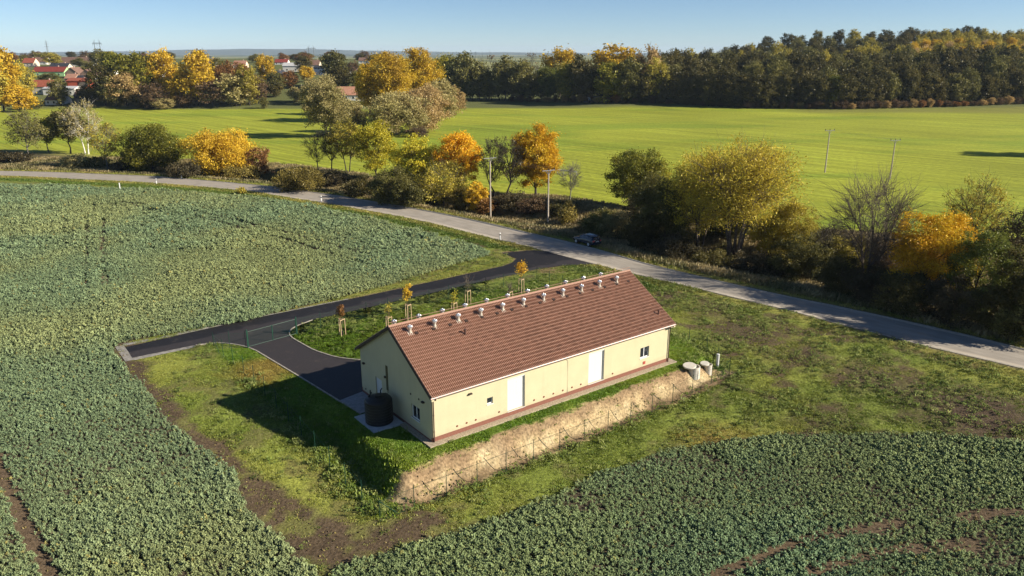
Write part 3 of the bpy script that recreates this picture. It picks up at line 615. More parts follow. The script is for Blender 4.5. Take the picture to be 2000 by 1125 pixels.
# snow stops on a staggered grid, doubled near the eave
sn = MB().add([(-.03, 0, 0), (.03, 0, 0), (.03, .03, .075), (-.03, .03, .075), (-.03, .06, 0), (.03, .06, 0)], [(0, 1, 2, 3), (3, 2, 5, 4), (0, 3, 4), (1, 5, 2)]); snV = np.array(sn.V); SV = []; SF = []
k_ = 0
for r in range(1, TR - 3):
    for cc in range(TWN):
        if (cc + 3 * r) % (3 if r in (1, 2) else 8): continue
        v = snV + np.array([X0 + (cc + .5) * TW, r * EX + .12, .03]); y = -OE + v[:, 1] * math.cos(ANG) - v[:, 2] * math.sin(ANG); z = HE + v[:, 1] * math.sin(ANG) + v[:, 2] * math.cos(ANG)
        SV += list(zip(v[:, 0], y, z)); SF += [tuple(a + k_ * 6 for a in f) for f in sn.F]; k_ += 1
tag(link('snow_stops', pmesh('snow_stops', SV, SF), mat('brown_stop', (0.09, 0.045, 0.032), .7), roof), kind='stuff')
# ridge tiles and lightning wire
M_RIDGE = mat('ridge_tile', (0.30, 0.175, 0.125), .7, .12, 4)
rt = MB(); V = []; F = []
for i, x in enumerate((0.0, 0.40)):
    for k in range(7):
        a_ = math.pi * k / 6; sc = 1.06 if i == 0 else .98
        V.append((x, -math.cos(a_) * .14 * sc, math.sin(a_) * .1 * sc - .04 * abs(math.cos(a_))))
for k in range(6): F.append((k, 7 + k, 8 + k, k + 1))
rt.add(V, F); F2 = [tuple(range(7)), tuple(range(13, 6, -1))]; rt.F += F2
rtm = rt.mesh('ridge_tile'); nr = int((X1 - X0) / .37)
for k in range(nr):
    o = link('ridge_tile', rtm, M_RIDGE, roof); o.location = (X0 + k * (X1 - X0) / nr, BW / 2, HR + .02); o.scale = ((X1 - X0) / nr / .39, 1, 1)
wr = MB(); wr.tube([(X0, BW / 2, HR + .3), (BL / 2, BW / 2, HR + .285), (X1, BW / 2, HR + .3)], .018, 6)
for k in range(14): x = X0 + .6 + k * 1.86; wr.tube([(x, BW / 2, HR + .1), (x, BW / 2, HR + .3)], .012, 5)
wr.build('lightning_wire', M_RIDGE, roof)
# gutters and downpipes
M_GUT = mat('pinkish_gutter', (0.42, 0.32, 0.3), .45, .08, metal=.3)
def gutter(y, back=False):
    V = []; F = []; nn = 8
    for i, x in enumerate((X0 - .02, X1 + .02)):
        for k in range(nn + 1):
            a_ = math.pi * k / nn; V.append((x, y - math.cos(a_) * .085, HE - .03 - math.sin(a_) * .085))
        for k in range(nn, -1, -1):
            a_ = math.pi * k / nn; V.append((x, y - math.cos(a_) * .07, HE - .03 - math.sin(a_) * .07))
    m_ = 2 * (nn + 1)
    for k in range(m_): F.append((k, (k + 1) % m_, m_ + (k + 1) % m_, m_ + k))
    F += [tuple(range(m_ - 1, -1, -1)), tuple(range(m_, 2 * m_))]
    return MB().add(V, F).build('gutter', M_GUT, B, False)
gutter(-OE - .05); gutter(BW + OE + .05)
M_PIPE = mat('brown_downpipe', (0.075, 0.042, 0.034), .5, .1)
for x in (.12, BL - .12):
    d = MB().tube([(x, -OE - .05, HE - .1), (x, -OE - .04, HE - .22), (x, -.09, HE - .45), (x, -.09, .05)], .045, 10).build('downpipe', M_PIPE, B)
    for z in (.9, 2.2): MB().tube([(x, -.09, z), (x, -.09, z + .04)], .055, 10).build('bracket', M_PIPE, d)
MB().box(-OV + .02, .3, -OE - .0, -.02, HE - .3, HE - .12).build('eave_box', M_WALL, B); MB().box(BL - .3, BL + OV - .02, -OE, -.02, HE - .3, HE - .12).build('eave_box', M_WALL, B)
# turbine vents
M_ALU = mat('bright_aluminium', (0.78, 0.80, 0.82), .28, .06, 12, metal=.85); M_NECK = mat('pale_vent_neck', (0.5, 0.46, 0.39), .55, .1)
hd = MB(); nb = 20; R0 = [(0.13, 0), (.2, .05), (.235, .13), (.225, .21), (.16, .29), (.06, .33)]
hd.lathe(R0, 20)
for k in range(nb):
    a_ = 2 * math.pi * k / nb
    pts = [(r * 1.06, z, a_ + .25 * z / .33) for (r, z) in R0]; V = []; 
    for (r, z, an) in pts: V += [(r * math.cos(an), r * math.sin(an), z), ((r + .03) * math.cos(an + .12), (r + .03) * math.sin(an + .12), z)]
    hd.add(V, [(2 * i, 2 * i + 1, 2 * i + 3, 2 * i + 2) for i in range(len(pts) - 1)])
hd.lathe([(.06, .33), (.03, .37)], 10)
hdm = hd.mesh('turbine_head'); nkm = MB().lathe([(.19, -.35), (.165, .1), (.165, .3), (.2, .31), (.2, .335)], 18).mesh('turbine_vent', True)
flm = MB().add([(-.28, -.42, 0), (.28, -.42, 0), (.28, .3, 0), (-.28, .3, 0), (-.28, -.42, .02), (.28, -.42, .02), (.28, .3, .02), (-.28, .3, .02)], [(4, 5, 6, 7), (0, 1, 5, 4), (1, 2, 6, 5), (3, 0, 4, 7)]).mesh('flashing')
for back in (False, True):
    for k in range(11):
        x = 1.13 + k * 2.164; y = 4.68 if not back else BW - 4.68; z = HE + (4.68 + OE) * SLOPE
        if back: x += -.35
        v_ = link('turbine_vent', nkm, M_NECK, B); v_.location = (x, y, z + .1); v_.scale = (.74, .74, .8)
        h_ = link('turbine_head', hdm, M_ALU, v_); h_.location = (0, 0, .335)
        f_ = link('flashing', flm, M_NECK, v_); f_.location = (0, 0, -.06); f_.rotation_euler = (ANG if not back else -ANG, 0, 0 if not back else 0)
vt = MB().add([(-.13, 0, .03), (.13, 0, .03), (.1, .02, .13), (-.1, .02, .13), (-.13, .3, .05), (.13, .3, .05)], [(0, 1, 2, 3), (3, 2, 5, 4), (0, 3, 4), (1, 5, 2)]).mesh('vent_tile')
for k in range(16):
    x = 1.57 + k * 1.5
    if x > BL: break
    o = link('vent_tile', vt, M_DARK, roof); o.location = roofpt(x, (4.4 + OE) / math.cos(ANG), .02); o.rotation_euler = (ANG, 0, 0)
for (x, y) in ((5.28, 3.43), (24.25, .73)):
    z = HE + (y + OE) * SLOPE; o = MB().lathe([(.09, -.15), (.075, .12), (.075, .42), (.11, .43), (.11, .5), (.03, .54)], 14).build('vent_pipe', mat('brown_pipe', (0.1, 0.055, 0.045), .5), B); o.location = (x, y, z)
# pebble strip round the foot of the walls
M_PEB = mat('pale_pebbles', (0.34, 0.28, 0.2), .95, .35, 9, .8, 40)
gs = MB()
for (s0, s1, t0, t1) in ((-.5, BL + .6, -.55, -.012), (BL + .012, BL + .6, 0, BW), (-.5, -.012, -.012, 4.0)):
    pts = [xy(s0, t0), xy(s1, t0), xy(s1, t1), xy(s0, t1)]; gs.add([(q[0], q[1], .09) for q in pts] + [(q[0], q[1], -.15) for q in pts], [(0, 1, 2, 3), (0, 4, 5, 1), (1, 5, 6, 2), (2, 6, 7, 3), (3, 7, 4, 0)])
tag(gs.build('pebble_path', M_PEB), kind='structure')

# ---------------------------------------------------------------- tank on its slab
q = xy(-1.45, 5.35)
sb = MB().box(-1.25, 1.3, -1.45, 1.75, -.2, .1).build('tank_slab', mat('pale_concrete', (0.42, 0.43, 0.44), .9, .15, 3, .3)); sb.location = (q[0], q[1], 0); sb.rotation_euler = (0, 0, RZ)
tag(sb, 'pale concrete slab under the black tank at the gable wall', 'slab')
tk = empty('water_tank', (q[0], q[1], .1), RZ); tag(tk, 'big black plastic water tank standing on a slab by the gable', 'tank')
M_BLK = mat('black_plastic', (0.016, 0.015, 0.015), .42, .2)
pr = [(1.04, 0), (1.06, .06)]
for k in range(7): pr += [(1.06, .12 + k * .23), (1.035, .17 + k * .23), (1.06, .22 + k * .23)]
pr += [(1.05, 1.75), (.97, 1.87), (.6, 1.98), (.28, 2.02)]
MB().lathe(pr, 40).build('shell', M_BLK, tk, False); MB().lathe([(.3, 2.0), (.3, 2.12), (.26, 2.15)], 20).build('lid', M_BLK, tk)
MB().tube([(.5, .55, 1.95), (.5, .55, 2.2), (.65, .6, 2.28)], .05, 8).build('pipe', M_BLK, tk); MB().tube([(-.5, .5, 1.93), (-.5, .5, 2.1)], .09, 8).build('filler_cap', M_BLK, tk)
MB().tube([(-.2, .9, 1.9), (-.2, .9, 2.25)], .05, 8).build('pipe', M_BLK, tk)
# ---------------------------------------------------------------- concrete shafts and marker post
M_SH = mat('white_concrete', (0.58, 0.54, 0.46), .8, .08, 4, .2)
def shaft(s_, t_, label, r, hgt, seed):
    q = xy(s_, t_); zb = float(terr(*q)); e = empty('manhole_shaft', (q[0], q[1], zb - .5), RZ); tag(e, label, 'manhole', 'concrete shafts at the end of the bank')
    MB().lathe([(r, 0), (r, hgt + .5), (r * .86, hgt + .5), (r * .86, hgt + .3)], 26).build('shaft', M_SH, e, False)
    lid = MB().lathe([(r * 1.12, 0), (r * 1.15, .03), (r * 1.15, .1), (r * 1.08, .13)], 26).build('lid', M_SH, e); lid.location = (-r * .85, .2, hgt + .53); lid.rotation_euler = (.05, -.12, 0)
    return e
shaft(25.95, -2.35, 'wider white concrete manhole shaft with its lid pushed aside, next to the wall corner', .52, .62, 1)
shaft(28.0, -2.3, 'narrower white concrete manhole shaft with a lid, nearer to the marker post', .36, .75, 2)
q = xy(29.75, -1.95); mp_ = MB().lathe([(.15, 0), (.15, 1.2), (.16, 1.21), (.16, 1.3), (.12, 1.33)], 16).build('marker_post', M_WHITE, None, False); mp_.location = (q[0], q[1], float(terr(*q)) - .05)
tag(mp_, 'stout white cylindrical post in the grass beyond the concrete shafts', 'post')

# ---------------------------------------------------------------- fence and gate
M_GRN = mat('dark_green_metal', (0.012, 0.05, 0.032), .45, .1)
def mesh_mat():
    m = bpy.data.materials.new('green_wire_mesh'); m.use_nodes = True; n = m.node_tree; n.nodes.clear(); out = n.nodes.new('ShaderNodeOutputMaterial')
    g = n.nodes.new('ShaderNodeNewGeometry'); wv = n.nodes.new('ShaderNodeTexWave'); wv.inputs['Scale'].default_value = 6; n.links.new(g.outputs['Position'], wv.inputs[0])
    d = n.nodes.new('ShaderNodeBsdfDiffuse'); d.inputs[0].default_value = (0.02, 0.085, 0.05, 1); t = n.nodes.new('ShaderNodeBsdfTransparent'); mr = n.nodes.new('ShaderNodeMapRange'); mr.inputs[3].default_value = .03; mr.inputs[4].default_value = .08
    mx = n.nodes.new('ShaderNodeMixShader'); n.links.new(wv.outputs['Fac'], mr.inputs[0]); n.links.new(mr.outputs[0], mx.inputs[0]); n.links.new(t.outputs[0], mx.inputs[1]); n.links.new(d.outputs[0], mx.inputs[2]); n.links.new(mx.outputs[0], out.inputs[0])
    return m
M_MESH = mesh_mat()
postm = MB().tube([(0, 0, -.3), (0, 0, 1.75)], .024, 8); postm.tube([(0, 0, 1.75), (0, 0, 1.77)], .032, 8); postm = postm.mesh('fence_post')
def fence(name, line_st, label, step=2.5, hgt=1.5, braces=()):
    pts = resample([xy(*p_) for p_ in line_st], step); z = terr(pts[:, 0], pts[:, 1])
    root = empty(name, (pts[0][0], pts[0][1], z[0])); tag(root, label, 'fence', 'green wire mesh fences round the yard')
    o0 = np.array([pts[0][0], pts[0][1], z[0]]); W3 = np.concatenate([pts, z[:, None]], 1) - o0
    for i, q in enumerate(W3):
        o = link('fence_post', postm, M_GRN, root); o.location = q
    for i in range(len(W3) - 1):
        a_, b_ = W3[i], W3[i + 1]; u = np.array([0, 0, 1.])
        MB().add([a_ + u * .05, b_ + u * .05, b_ + u * hgt, a_ + u * hgt], [(0, 1, 2, 3)]).build('wire_panel', M_MESH, root)
    wr_ = MB()
    for hh in (hgt, .08): wr_.tube([q + np.array([0, 0, hh]) for q in W3], .008, 4, False)
    wr_.build('tension_wire', M_GRN, root)
    for (i, j) in braces:
        d = W3[j] - W3[i]; d = d / np.linalg.norm(d); MB().tube([W3[i] + np.array([0, 0, 1.5]), W3[i] + d * 1.4], .02, 6).build('brace', M_GRN, root)
    return root
fence('mesh_fence', [(-6.3, -3.75), (29.2, -3.75)], 'green mesh fence running along the foot of the sandy bank', braces=((0, 1),))
fence('mesh_fence', [(-7.0, 28.2), (-6.6, 20), (-6.3, -3.75)], 'green mesh fence down the grassy slope beside the brown soil strip', braces=((0, 1),))
fence('mesh_fence', [(29.2, -3.75), (31.6, 1.0), (32.0, 27.6)], 'green mesh fence past the white marker post towards the road', braces=((0, 1), (2, 3)))
fence('mesh_fence', [(0.95, 27.6), (32.0, 27.6)], 'green mesh fence behind the staked saplings along the dark driveway')
fence('mesh_fence', [(-4.45, 26.75), (-7.0, 28.2)], 'short green mesh fence between the gate and the corner post', 1.4)
gl, grr = np.array(xy(-4.3, 26.6)), np.array(xy(.85, 27.3)); g = empty('double_gate', (gl[0], gl[1], .02), math.atan2(grr[1] - gl[1], grr[0] - gl[0])); tag(g, 'green mesh double gate across the dark driveway', 'gate')
GLn = float(np.linalg.norm(grr - gl)); 
for x in (0, GLn): MB().box(x - .05, x + .05, -.05, .05, -.2, 1.85).build('gate_post', M_GRN, g)
for (x0, x1) in ((.08, GLn * .5 - .02), (GLn * .5 + .02, GLn - .08)):
    f = MB()
    for xx in (x0, x1): f.tube([(xx, 0, .08), (xx, 0, 1.62)], .03, 8)
    for zz in (.1, 1.6): f.tube([(x0, 0, zz), (x1, 0, zz)], .025, 8)
    lf = f.build('gate_leaf', M_GRN, g); MB().add([(x0, 0, .1), (x1, 0, .1), (x1, 0, 1.6), (x0, 0, 1.6)], [(0, 1, 2, 3)]).build('wire_panel', M_MESH, lf)
MB().box(GLn * .5 - .06, GLn * .5 + .06, -.05, -.028, .9, 1.15).build('lock', M_GRN, g)
# ================================================================ TREES
PAL = dict(
    orange=[(.70, .40, .02), (.78, .54, .035), (.52, .25, .014)], dullgold=[(.27, .21, .05), (.2, .165, .045), (.35, .27, .06)], gold=[(.56, .37, .03), (.64, .45, .04), (.38, .23, .025)],
    yellow=[(.58, .49, .03), (.64, .55, .05), (.38, .34, .03)], lime=[(.34, .34, .04), (.42, .39, .04), (.2, .21, .035)],
    yolive=[(.40, .33, .05), (.30, .26, .045), (.5, .4, .055)], olive=[(.16, .15, .042), (.22, .195, .055), (.1, .1, .03)],
    dark=[(.07, .066, .022), (.115, .10, .03), (.165, .13, .036)], green=[(.09, .115, .025), (.125, .145, .03), (.21, .2, .03)],
    greengold=[(.10, .12, .022), (.18, .18, .025), (.44, .36, .03)], willow=[(.44, .37, .155), (.32, .28, .10), (.53, .43, .19)],
    tan=[(.48, .33, .14), (.38, .27, .11), (.55, .40, .18)], brown=[(.15, .095, .05), (.19, .125, .06), (.11, .075, .045)],
    russet=[(.27, .13, .045), (.2, .1, .04), (.33, .18, .05)], darkbrown=[(.085, .07, .035), (.11, .085, .04), (.065, .06, .03)],
    willowgold=[(.60, .47, .05), (.46, .37, .055), (.69, .54, .06)])
def np_tube(pts, rad, n):
    pts = np.asarray(pts, float); m = len(pts); d = np.gradient(pts, axis=0); d /= np.linalg.norm(d, axis=1)[:, None] + 1e-9
    ref = np.where(np.abs(d[:, 2:3]) > .9, np.array([[1., 0, 0]]), np.array([[0, 0, 1.]])); u = np.cross(d, ref); u /= np.linalg.norm(u, axis=1)[:, None] + 1e-9; v = np.cross(d, u)
    a = np.arange(n) * 2 * math.pi / n
    V = pts[:, None, :] + (u[:, None, :] * np.cos(a)[None, :, None] + v[:, None, :] * np.sin(a)[None, :, None]) * np.asarray(rad, float)[:, None, None]
    i = np.arange(m - 1)[:, None] * n; k = np.arange(n)[None, :]; k2 = (k + 1) % n
    return V.reshape(-1, 3), np.stack([i + k, i + k2, i + n + k2, i + n + k], -1).reshape(-1, 4)
class Wood:
    def __init__(s): s.V = []; s.F = []; s.n = 0
    def add(s, pts, rad, n):
        V, F = np_tube(pts, rad, n); s.V.append(V); s.F.append(F + s.n); s.n += len(V)
    def mesh(s, name): return qmesh(name, np.concatenate(s.V), np.concatenate(s.F), None, True)
def leaves(C, size, pal, rg, shade=None, up=.35, wid=.55):
    N = len(C); nrm = rg.normal(size=(N, 3)); nrm[:, 2] = np.abs(nrm[:, 2]) * (1 + up); nrm /= np.linalg.norm(nrm, axis=1)[:, None]
    u = np.cross(nrm, rg.normal(size=(N, 3))); u /= np.linalg.norm(u, axis=1)[:, None] + 1e-9; v = np.cross(nrm, u)
    l = (size * (.6 + .8 * rg.random(N)))[:, None]; V = np.stack([C - u * l, C + v * l * wid, C + u * l, C - v * l * wid], 1).reshape(-1, 3)
    F = np.arange(4 * N).reshape(N, 4); P_ = np.array(pal); 
    wt = rg.dirichlet((1.2, 1.2, 1.0), N) if shade is None else shade
    col = (wt @ P_) * (.82 + .36 * rg.random(N))[:, None]
    return V, F, np.repeat(col, 4, 0)
def grow(seed, h, r, pal, cb=.25, K=8, M=14, n=38, leaf=.2, clump=.55, trunk=None, lean=(0, 0), stems=1, bare=0.0, twigs=0, squash=1.0, shape='round', droop=0.0):
    """wood and leaf meshes of one tree standing at the origin"""
    rg = np.random.default_rng(seed); W = Wood(); zb = h * cb; ctr = np.array([lean[0] * h, lean[1] * h, (h + zb) / 2]); ax = np.array([r, r * squash, (h - zb) / 2])
    tr = trunk or max(.07, h * .016)
    g = (math.sqrt(5) - 1) / 2; lobes = []
    for i in range(K):
        zz = 1 - 2 * (i + .5) / K; an = 2 * math.pi * (i * g + rg.random() * .15); rr = math.sqrt(max(0, 1 - zz * zz))
        k = .58 + .14 * rg.random()
        if shape == 'fan': rr *= .55 + .5 * (zz + 1) / 2
        if shape == 'cone': rr *= 1.0 - .4 * (zz + 1) / 2
        if shape == 'dome': zz = zz * .8 + .1
        pc = ctr + ax * np.array([rr * math.cos(an) * k, rr * math.sin(an) * k, zz * (.62 + .1 * rg.random())])
        lobes.append((pc, ax * (.44 if K > 5 else .56) * (.75 + .45 * rg.random())))
    # trunk(s)
    bases = [np.array([0, 0, 0.])] if stems == 1 else [np.array([math.cos(a), math.sin(a), 0]) * tr * 1.6 for a in np.arange(stems) * 2 * math.pi / stems]
    spine = []
    for i, b0 in enumerate(bases):
        topc = ctr + np.array([0, 0, ax[2] * .45]) if stems == 1 else ctr + ax * np.array([.45 * math.cos(2 * math.pi * i / stems), .45 * math.sin(2 * math.pi * i / stems), .5])
        q = np.linspace(0, 1, 7)[:, None]; pts = b0 * (1 - q) + topc * q + np.concatenate([np.zeros((1, 3)), rg.normal(size=(6, 3)) * np.array([.02, .02, 0]) * h], 0)
        if stems > 1: pts[:, :2] = (b0 + (topc - b0) * q ** 1.3)[:, :2]
        rd = tr * (1 if stems == 1 else .7) * (1 - .85 * q[:, 0]); rd[0] *= 1.35
        W.add(np.concatenate([pts[:1] - np.array([[0, 0, .5]]), pts]), np.concatenate([rd[:1], rd]), 7); spine.append(pts)
    CL = []; TW_ = []
    for li, (pc, pr_) in enumerate(lobes):
        sp = min(spine, key=lambda s_: np.linalg.norm(s_[4] - pc)); k = int(np.clip(np.searchsorted(sp[:, 2], max(zb * .7, pc[2] - h * .32)), 1, 5)); a = sp[k]
        q = np.linspace(0, 1, 5)[:, None]; mid = (a + pc) / 2 + np.array([0, 0, -.05 * h]) * (1 if shape != 'fan' else .2); limb = (1 - q) ** 2 * a + 2 * q * (1 - q) * mid + q * q * pc
        lr = tr * .42 * (1 - .75 * q[:, 0]); W.add(limb, lr, 5)
        dr = rg.normal(size=(M, 3)); dr[:, 2] += .25; dr /= np.linalg.norm(dr, axis=1)[:, None]; cp = pc + dr * pr_ * (rg.random(M) ** .35)[:, None]
        for c_ in cp:
            s0 = limb[rg.integers(2, 5)]; mid = (s0 + c_) / 2 + rg.normal(size=3) * .04 * r; W.add(np.stack([s0, mid, c_]), [lr[-1] * .9, lr[-1] * .55, .012 + .002 * r], 4 if bare < .5 else 4)
            if twigs:
                for _ in range(twigs):
                    d = (c_ - ctr) / np.linalg.norm(c_ - ctr) * .7 + rg.normal(size=3) * .55 + np.array([0, 0, .35]); b1 = s0 + (c_ - s0) * (.35 + .65 * rg.random()); ln = (.5 + .9 * rg.random()) * max(.6, r * .22)
                    e1 = b1 + d * ln * .5; e2 = e1 + (d + rg.normal(size=3) * .3) * ln * .5; W.add(np.stack([b1, e1, e2]), [.017, .012, .006], 3)
        CL.append(cp)
    wood = W.mesh('trunk')
    if bare >= 1: return wood, None
    Vs = []; Fs = []; Cs = []; nn = 0
    for li, cp in enumerate(CL):
        keep = cp[rg.random(len(cp)) >= bare]
        if not len(keep): continue
        sig = clump * (.7 + .6 * rg.random(len(keep)))
        C_ = (keep[:, None, :] + rg.normal(size=(len(keep), n, 3)) * sig[:, None, None] * np.array([1, 1, .75])).reshape(-1, 3)
        if droop: C_[:, 2] -= droop * rg.random(len(C_)) ** 2 * h * .25
        C_ = C_[C_[:, 2] > .15]
        base = rg.dirichlet((2, 2, 1.4)); wt = rg.dirichlet(base * 6 + .15, len(C_))
        V, F, C = leaves(C_, leaf, PAL[pal], rg, wt); Vs.append(V); Fs.append(F + nn); Cs.append(C); nn += len(V)
    return wood, qmesh('crown', np.concatenate(Vs), np.concatenate(Fs), np.concatenate(Cs))
def plant(name, cat, label, px, by, ty, wpx, pal, seed, bark=None, group=None, pos=None, **kw):
    pos = P(px, by) if pos is None else pos; m = pxm(pos); h = max(.8, ztop(pos, px, ty) - pos[2]); r = wpx * m / 2
    zb_ = h * kw.get('cb', .25); S_ = math.pi * (2 * r * r + 2 * r * (h - zb_)) * (1 - .8 * kw.get('bare', 0))
    kw.setdefault('leaf', min(.42, max(.11, m * 1.5))); kw.setdefault('clump', max(.2, r * .088))
    dens = kw.pop('dens', 1.0); kw['K'] = kw.get('K', 9) + 3; K = kw['K']; M = kw.setdefault('M', 15)
    kw.setdefault('n', int(np.clip(1.25 * dens * S_ / (1.1 * kw['leaf'] ** 2) / (K * M), 6, 170)))
    wo, le = grow(seed, h, r, pal, **kw); e = empty(name, (pos[0], pos[1], pos[2] - .05)); tag(e, label, cat, group)
    link('trunk', wo, bark or BARK, e)
    if le: link('crown', le, LEAF, e)
    return e
T = 'tree'; GR = 'trees along the ditch beyond the road'
plant('roadside_tree', T, 'thin olive brown tree with a pale trunk at the far end of the ditch row', 58, 314, 214, 78, 'olive', 1, BARK_G, GR, bare=.25, dens=.5, twigs=3)
plant('roadside_tree', T, 'small yellow green tree tucked behind the thin pale-trunked tree', 96, 298, 226, 55, 'lime', 2, None, GR, dens=.8)
plant('roadside_tree', T, 'dark olive tree standing just before the white birch', 138, 300, 212, 70, 'olive', 3, BARK_D, GR, dens=.9)
plant('birch_tree', T, 'birch with bare white forked trunk and sparse pale yellow leaves', 170, 301, 197, 75, 'willow', 4, BARK_W, GR, bare=.35, dens=.5, trunk=.26, twigs=3, stems=2)
plant('roadside_tree', T, 'airy olive yellow tree between the birch and the dense green tree', 212, 334, 234, 72, 'yolive', 5, BARK_G, GR, bare=.3, dens=.5, twigs=4)
plant('roadside_tree', T, 'dense dark green tree with yellow patches at the road edge', 300, 341, 244, 128, 'greengold', 6, BARK_D, GR, cb=.06, dens=1.3, K=12)
plant('roadside_tree', T, 'broad golden orange spreading tree leaning over the road edge', 440, 346, 252, 140, 'gold', 7, None, GR, cb=.05, dens=.95, K=12, shape='fan', stems=3)
plant('roadside_tree', T, 'low russet bush tree beside the broad golden tree', 505, 342, 286, 62, 'russet', 8, None, GR, cb=.05, dens=.7, K=7)
plant('bare_tree', T, 'leafless slim tree, first of the bare pair above the road', 622, 338, 256, 56, 'brown', 10, BARK_D, GR, bare=1.0, twigs=7, M=16)
plant('bare_tree', T, 'leafless slim tree, taller of the bare pair above the road', 648, 338, 246, 52, 'olive', 11, BARK_D, GR, bare=.85, twigs=7, M=16, dens=.3)
plant('roadside_tree', T, 'tall narrow yellow green tree with dark forked trunk', 680, 340, 230, 76, 'yolive', 12, BARK_D, GR, bare=.2, dens=.75, stems=2, twigs=2)
plant('roadside_tree', T, 'tall lemon yellow tree between the forked tree and the round yellow tree', 736, 350, 236, 88, 'yellow', 13, BARK_D, GR, cb=.15, dens=.75)
plant('roadside_tree', T, 'bright yellow round-headed tree before the pale willows', 814, 385, 270, 98, 'yellow', 14, None, GR, cb=.12, dens=1.1, K=11)
plant('roadside_tree', T, 'round deep orange tree beside the dark leafless thicket', 895, 378, 256, 90, 'orange', 15, BARK_D, GR, cb=.1, dens=1.2, K=11)
plant('roadside_tree', T, 'loose yellow green tree with grey trunk right at the road edge', 866, 409, 318, 118, 'yolive', 16, BARK_G, GR, cb=.2, dens=.6, bare=.15, twigs=2)
plant('roadside_tree', T, 'low olive tree crowding the road before the loose yellow tree', 768, 398, 330, 95, 'olive', 17, None, GR, cb=.03, dens=1.1, K=10)
plant('roadside_tree', T, 'small golden bush tree by the first utility pole', 930, 421, 350, 48, 'gold', 18, None, GR, cb=.03, dens=.9, K=7)
plant('bare_tree', T, 'dark leafless tree between the deep orange and bright orange trees', 962, 392, 262, 62, 'darkbrown', 19, BARK_D, GR, bare=.7, twigs=6, M=16, dens=.4)
plant('bare_tree', T, 'dark twiggy tree close behind the bright orange maple', 995, 392, 258, 70, 'darkbrown', 20, BARK_D, GR, bare=.6, twigs=6, M=16, dens=.5)
plant('maple_tree', T, 'brilliant orange maple with a full domed crown', 1046, 385, 243, 104, 'orange', 21, BARK_D, GR, cb=.12, dens=1.35, K=14)
plant('bare_tree', T, 'small bare tree with a fan of twigs at the meadow edge', 1113, 392, 316, 62, 'brown', 22, BARK_G, GR, bare=1.0, twigs=7, M=14, shape='fan', K=7)
plant('roadside_tree', T, 'dark green tree with yellow tips at the meadow edge before the large willow', 1246, 408, 288, 118, 'greengold', 23, BARK_D, GR, cb=.08, dens=1.2, K=12)
plant('roadside_tree', T, 'shadowy olive willow leaning out from the large golden willow', 1300, 478, 338, 150, 'olive', 24, BARK_D, GR, cb=.03, dens=.85, K=12)
plant('willow_tree', T, 'wide olive gold willow on the dark side of the large golden willow', 1365, 490, 300, 165, 'willowgold', 25, BARK, GR, cb=.22, dens=.5, K=13, stems=3, bare=.1, twigs=2, shape='fan')
plant('willow_tree', T, 'huge golden willow with several pale leaning stems', 1432, 511, 276, 240, 'willowgold', 26, BARK, GR, cb=.3, dens=.55, K=20, M=20, stems=5, shape='fan', trunk=.36, leaf=.12, bare=.12, twigs=2)
plant('roadside_tree', T, 'low gold and olive tree at the foot of the huge golden willow', 1530, 505, 385, 110, 'yolive', 27, BARK, GR, cb=.03, dens=.7)
plant('bare_tree', T, 'large leafless tree with a wide fan of fine branches', 1690, 578, 348, 195, 'darkbrown', 28, BARK, GR, bare=1.0, twigs=7, M=24, K=14, stems=3, shape='fan', trunk=.26)
plant('roadside_tree', T, 'half bare young tree beside the large leafless tree', 1610, 540, 430, 75, 'darkbrown', 29, BARK_D, GR, bare=.6, twigs=5, dens=.4)
plant('maple_tree', T, 'yellow and orange maple rising above dark undergrowth', 1808, 604, 412, 175, 'orange', 30, BARK_D, GR, cb=.12, dens=.9, K=13)
plant('roadside_tree', T, 'thin yellowing tree standing behind the yellow and orange maple', 1890, 545, 348, 128, 'yolive', 31, BARK_D, GR, cb=.2, bare=.35, twigs=6, dens=.4, K=12, shape='fan')
plant('roadside_tree', T, 'dark green tree with a lime top beside the yellow and orange maple', 1895, 628, 450, 135, 'green', 32, BARK_D, GR, cb=.05, dens=.9, K=12)
plant('roadside_tree', T, 'tall brownish half bare tree at the picture edge above the road', 1975, 600, 384, 120, 'darkbrown', 33, BARK_D, GR, cb=.1, bare=.3, twigs=5, dens=.6, K=12)
plant('roadside_tree', T, 'dense dark olive tree overhanging the road bend', 2010, 662, 480, 150, 'dark', 34, BARK_D, GR, cb=.04, dens=.9, K=12)
plant('roadside_tree', T, 'low olive tree past the dense dark olive tree, outside the frame', 2190, 690, 590, 150, 'olive', 35, BARK_D, GR, cb=.04, dens=.7)
plant('roadside_tree', T, 'low yellowish tree by the road, outside the frame', 2420, 735, 610, 180, 'yolive', 36, BARK_D, GR, cb=.04, dens=.6)
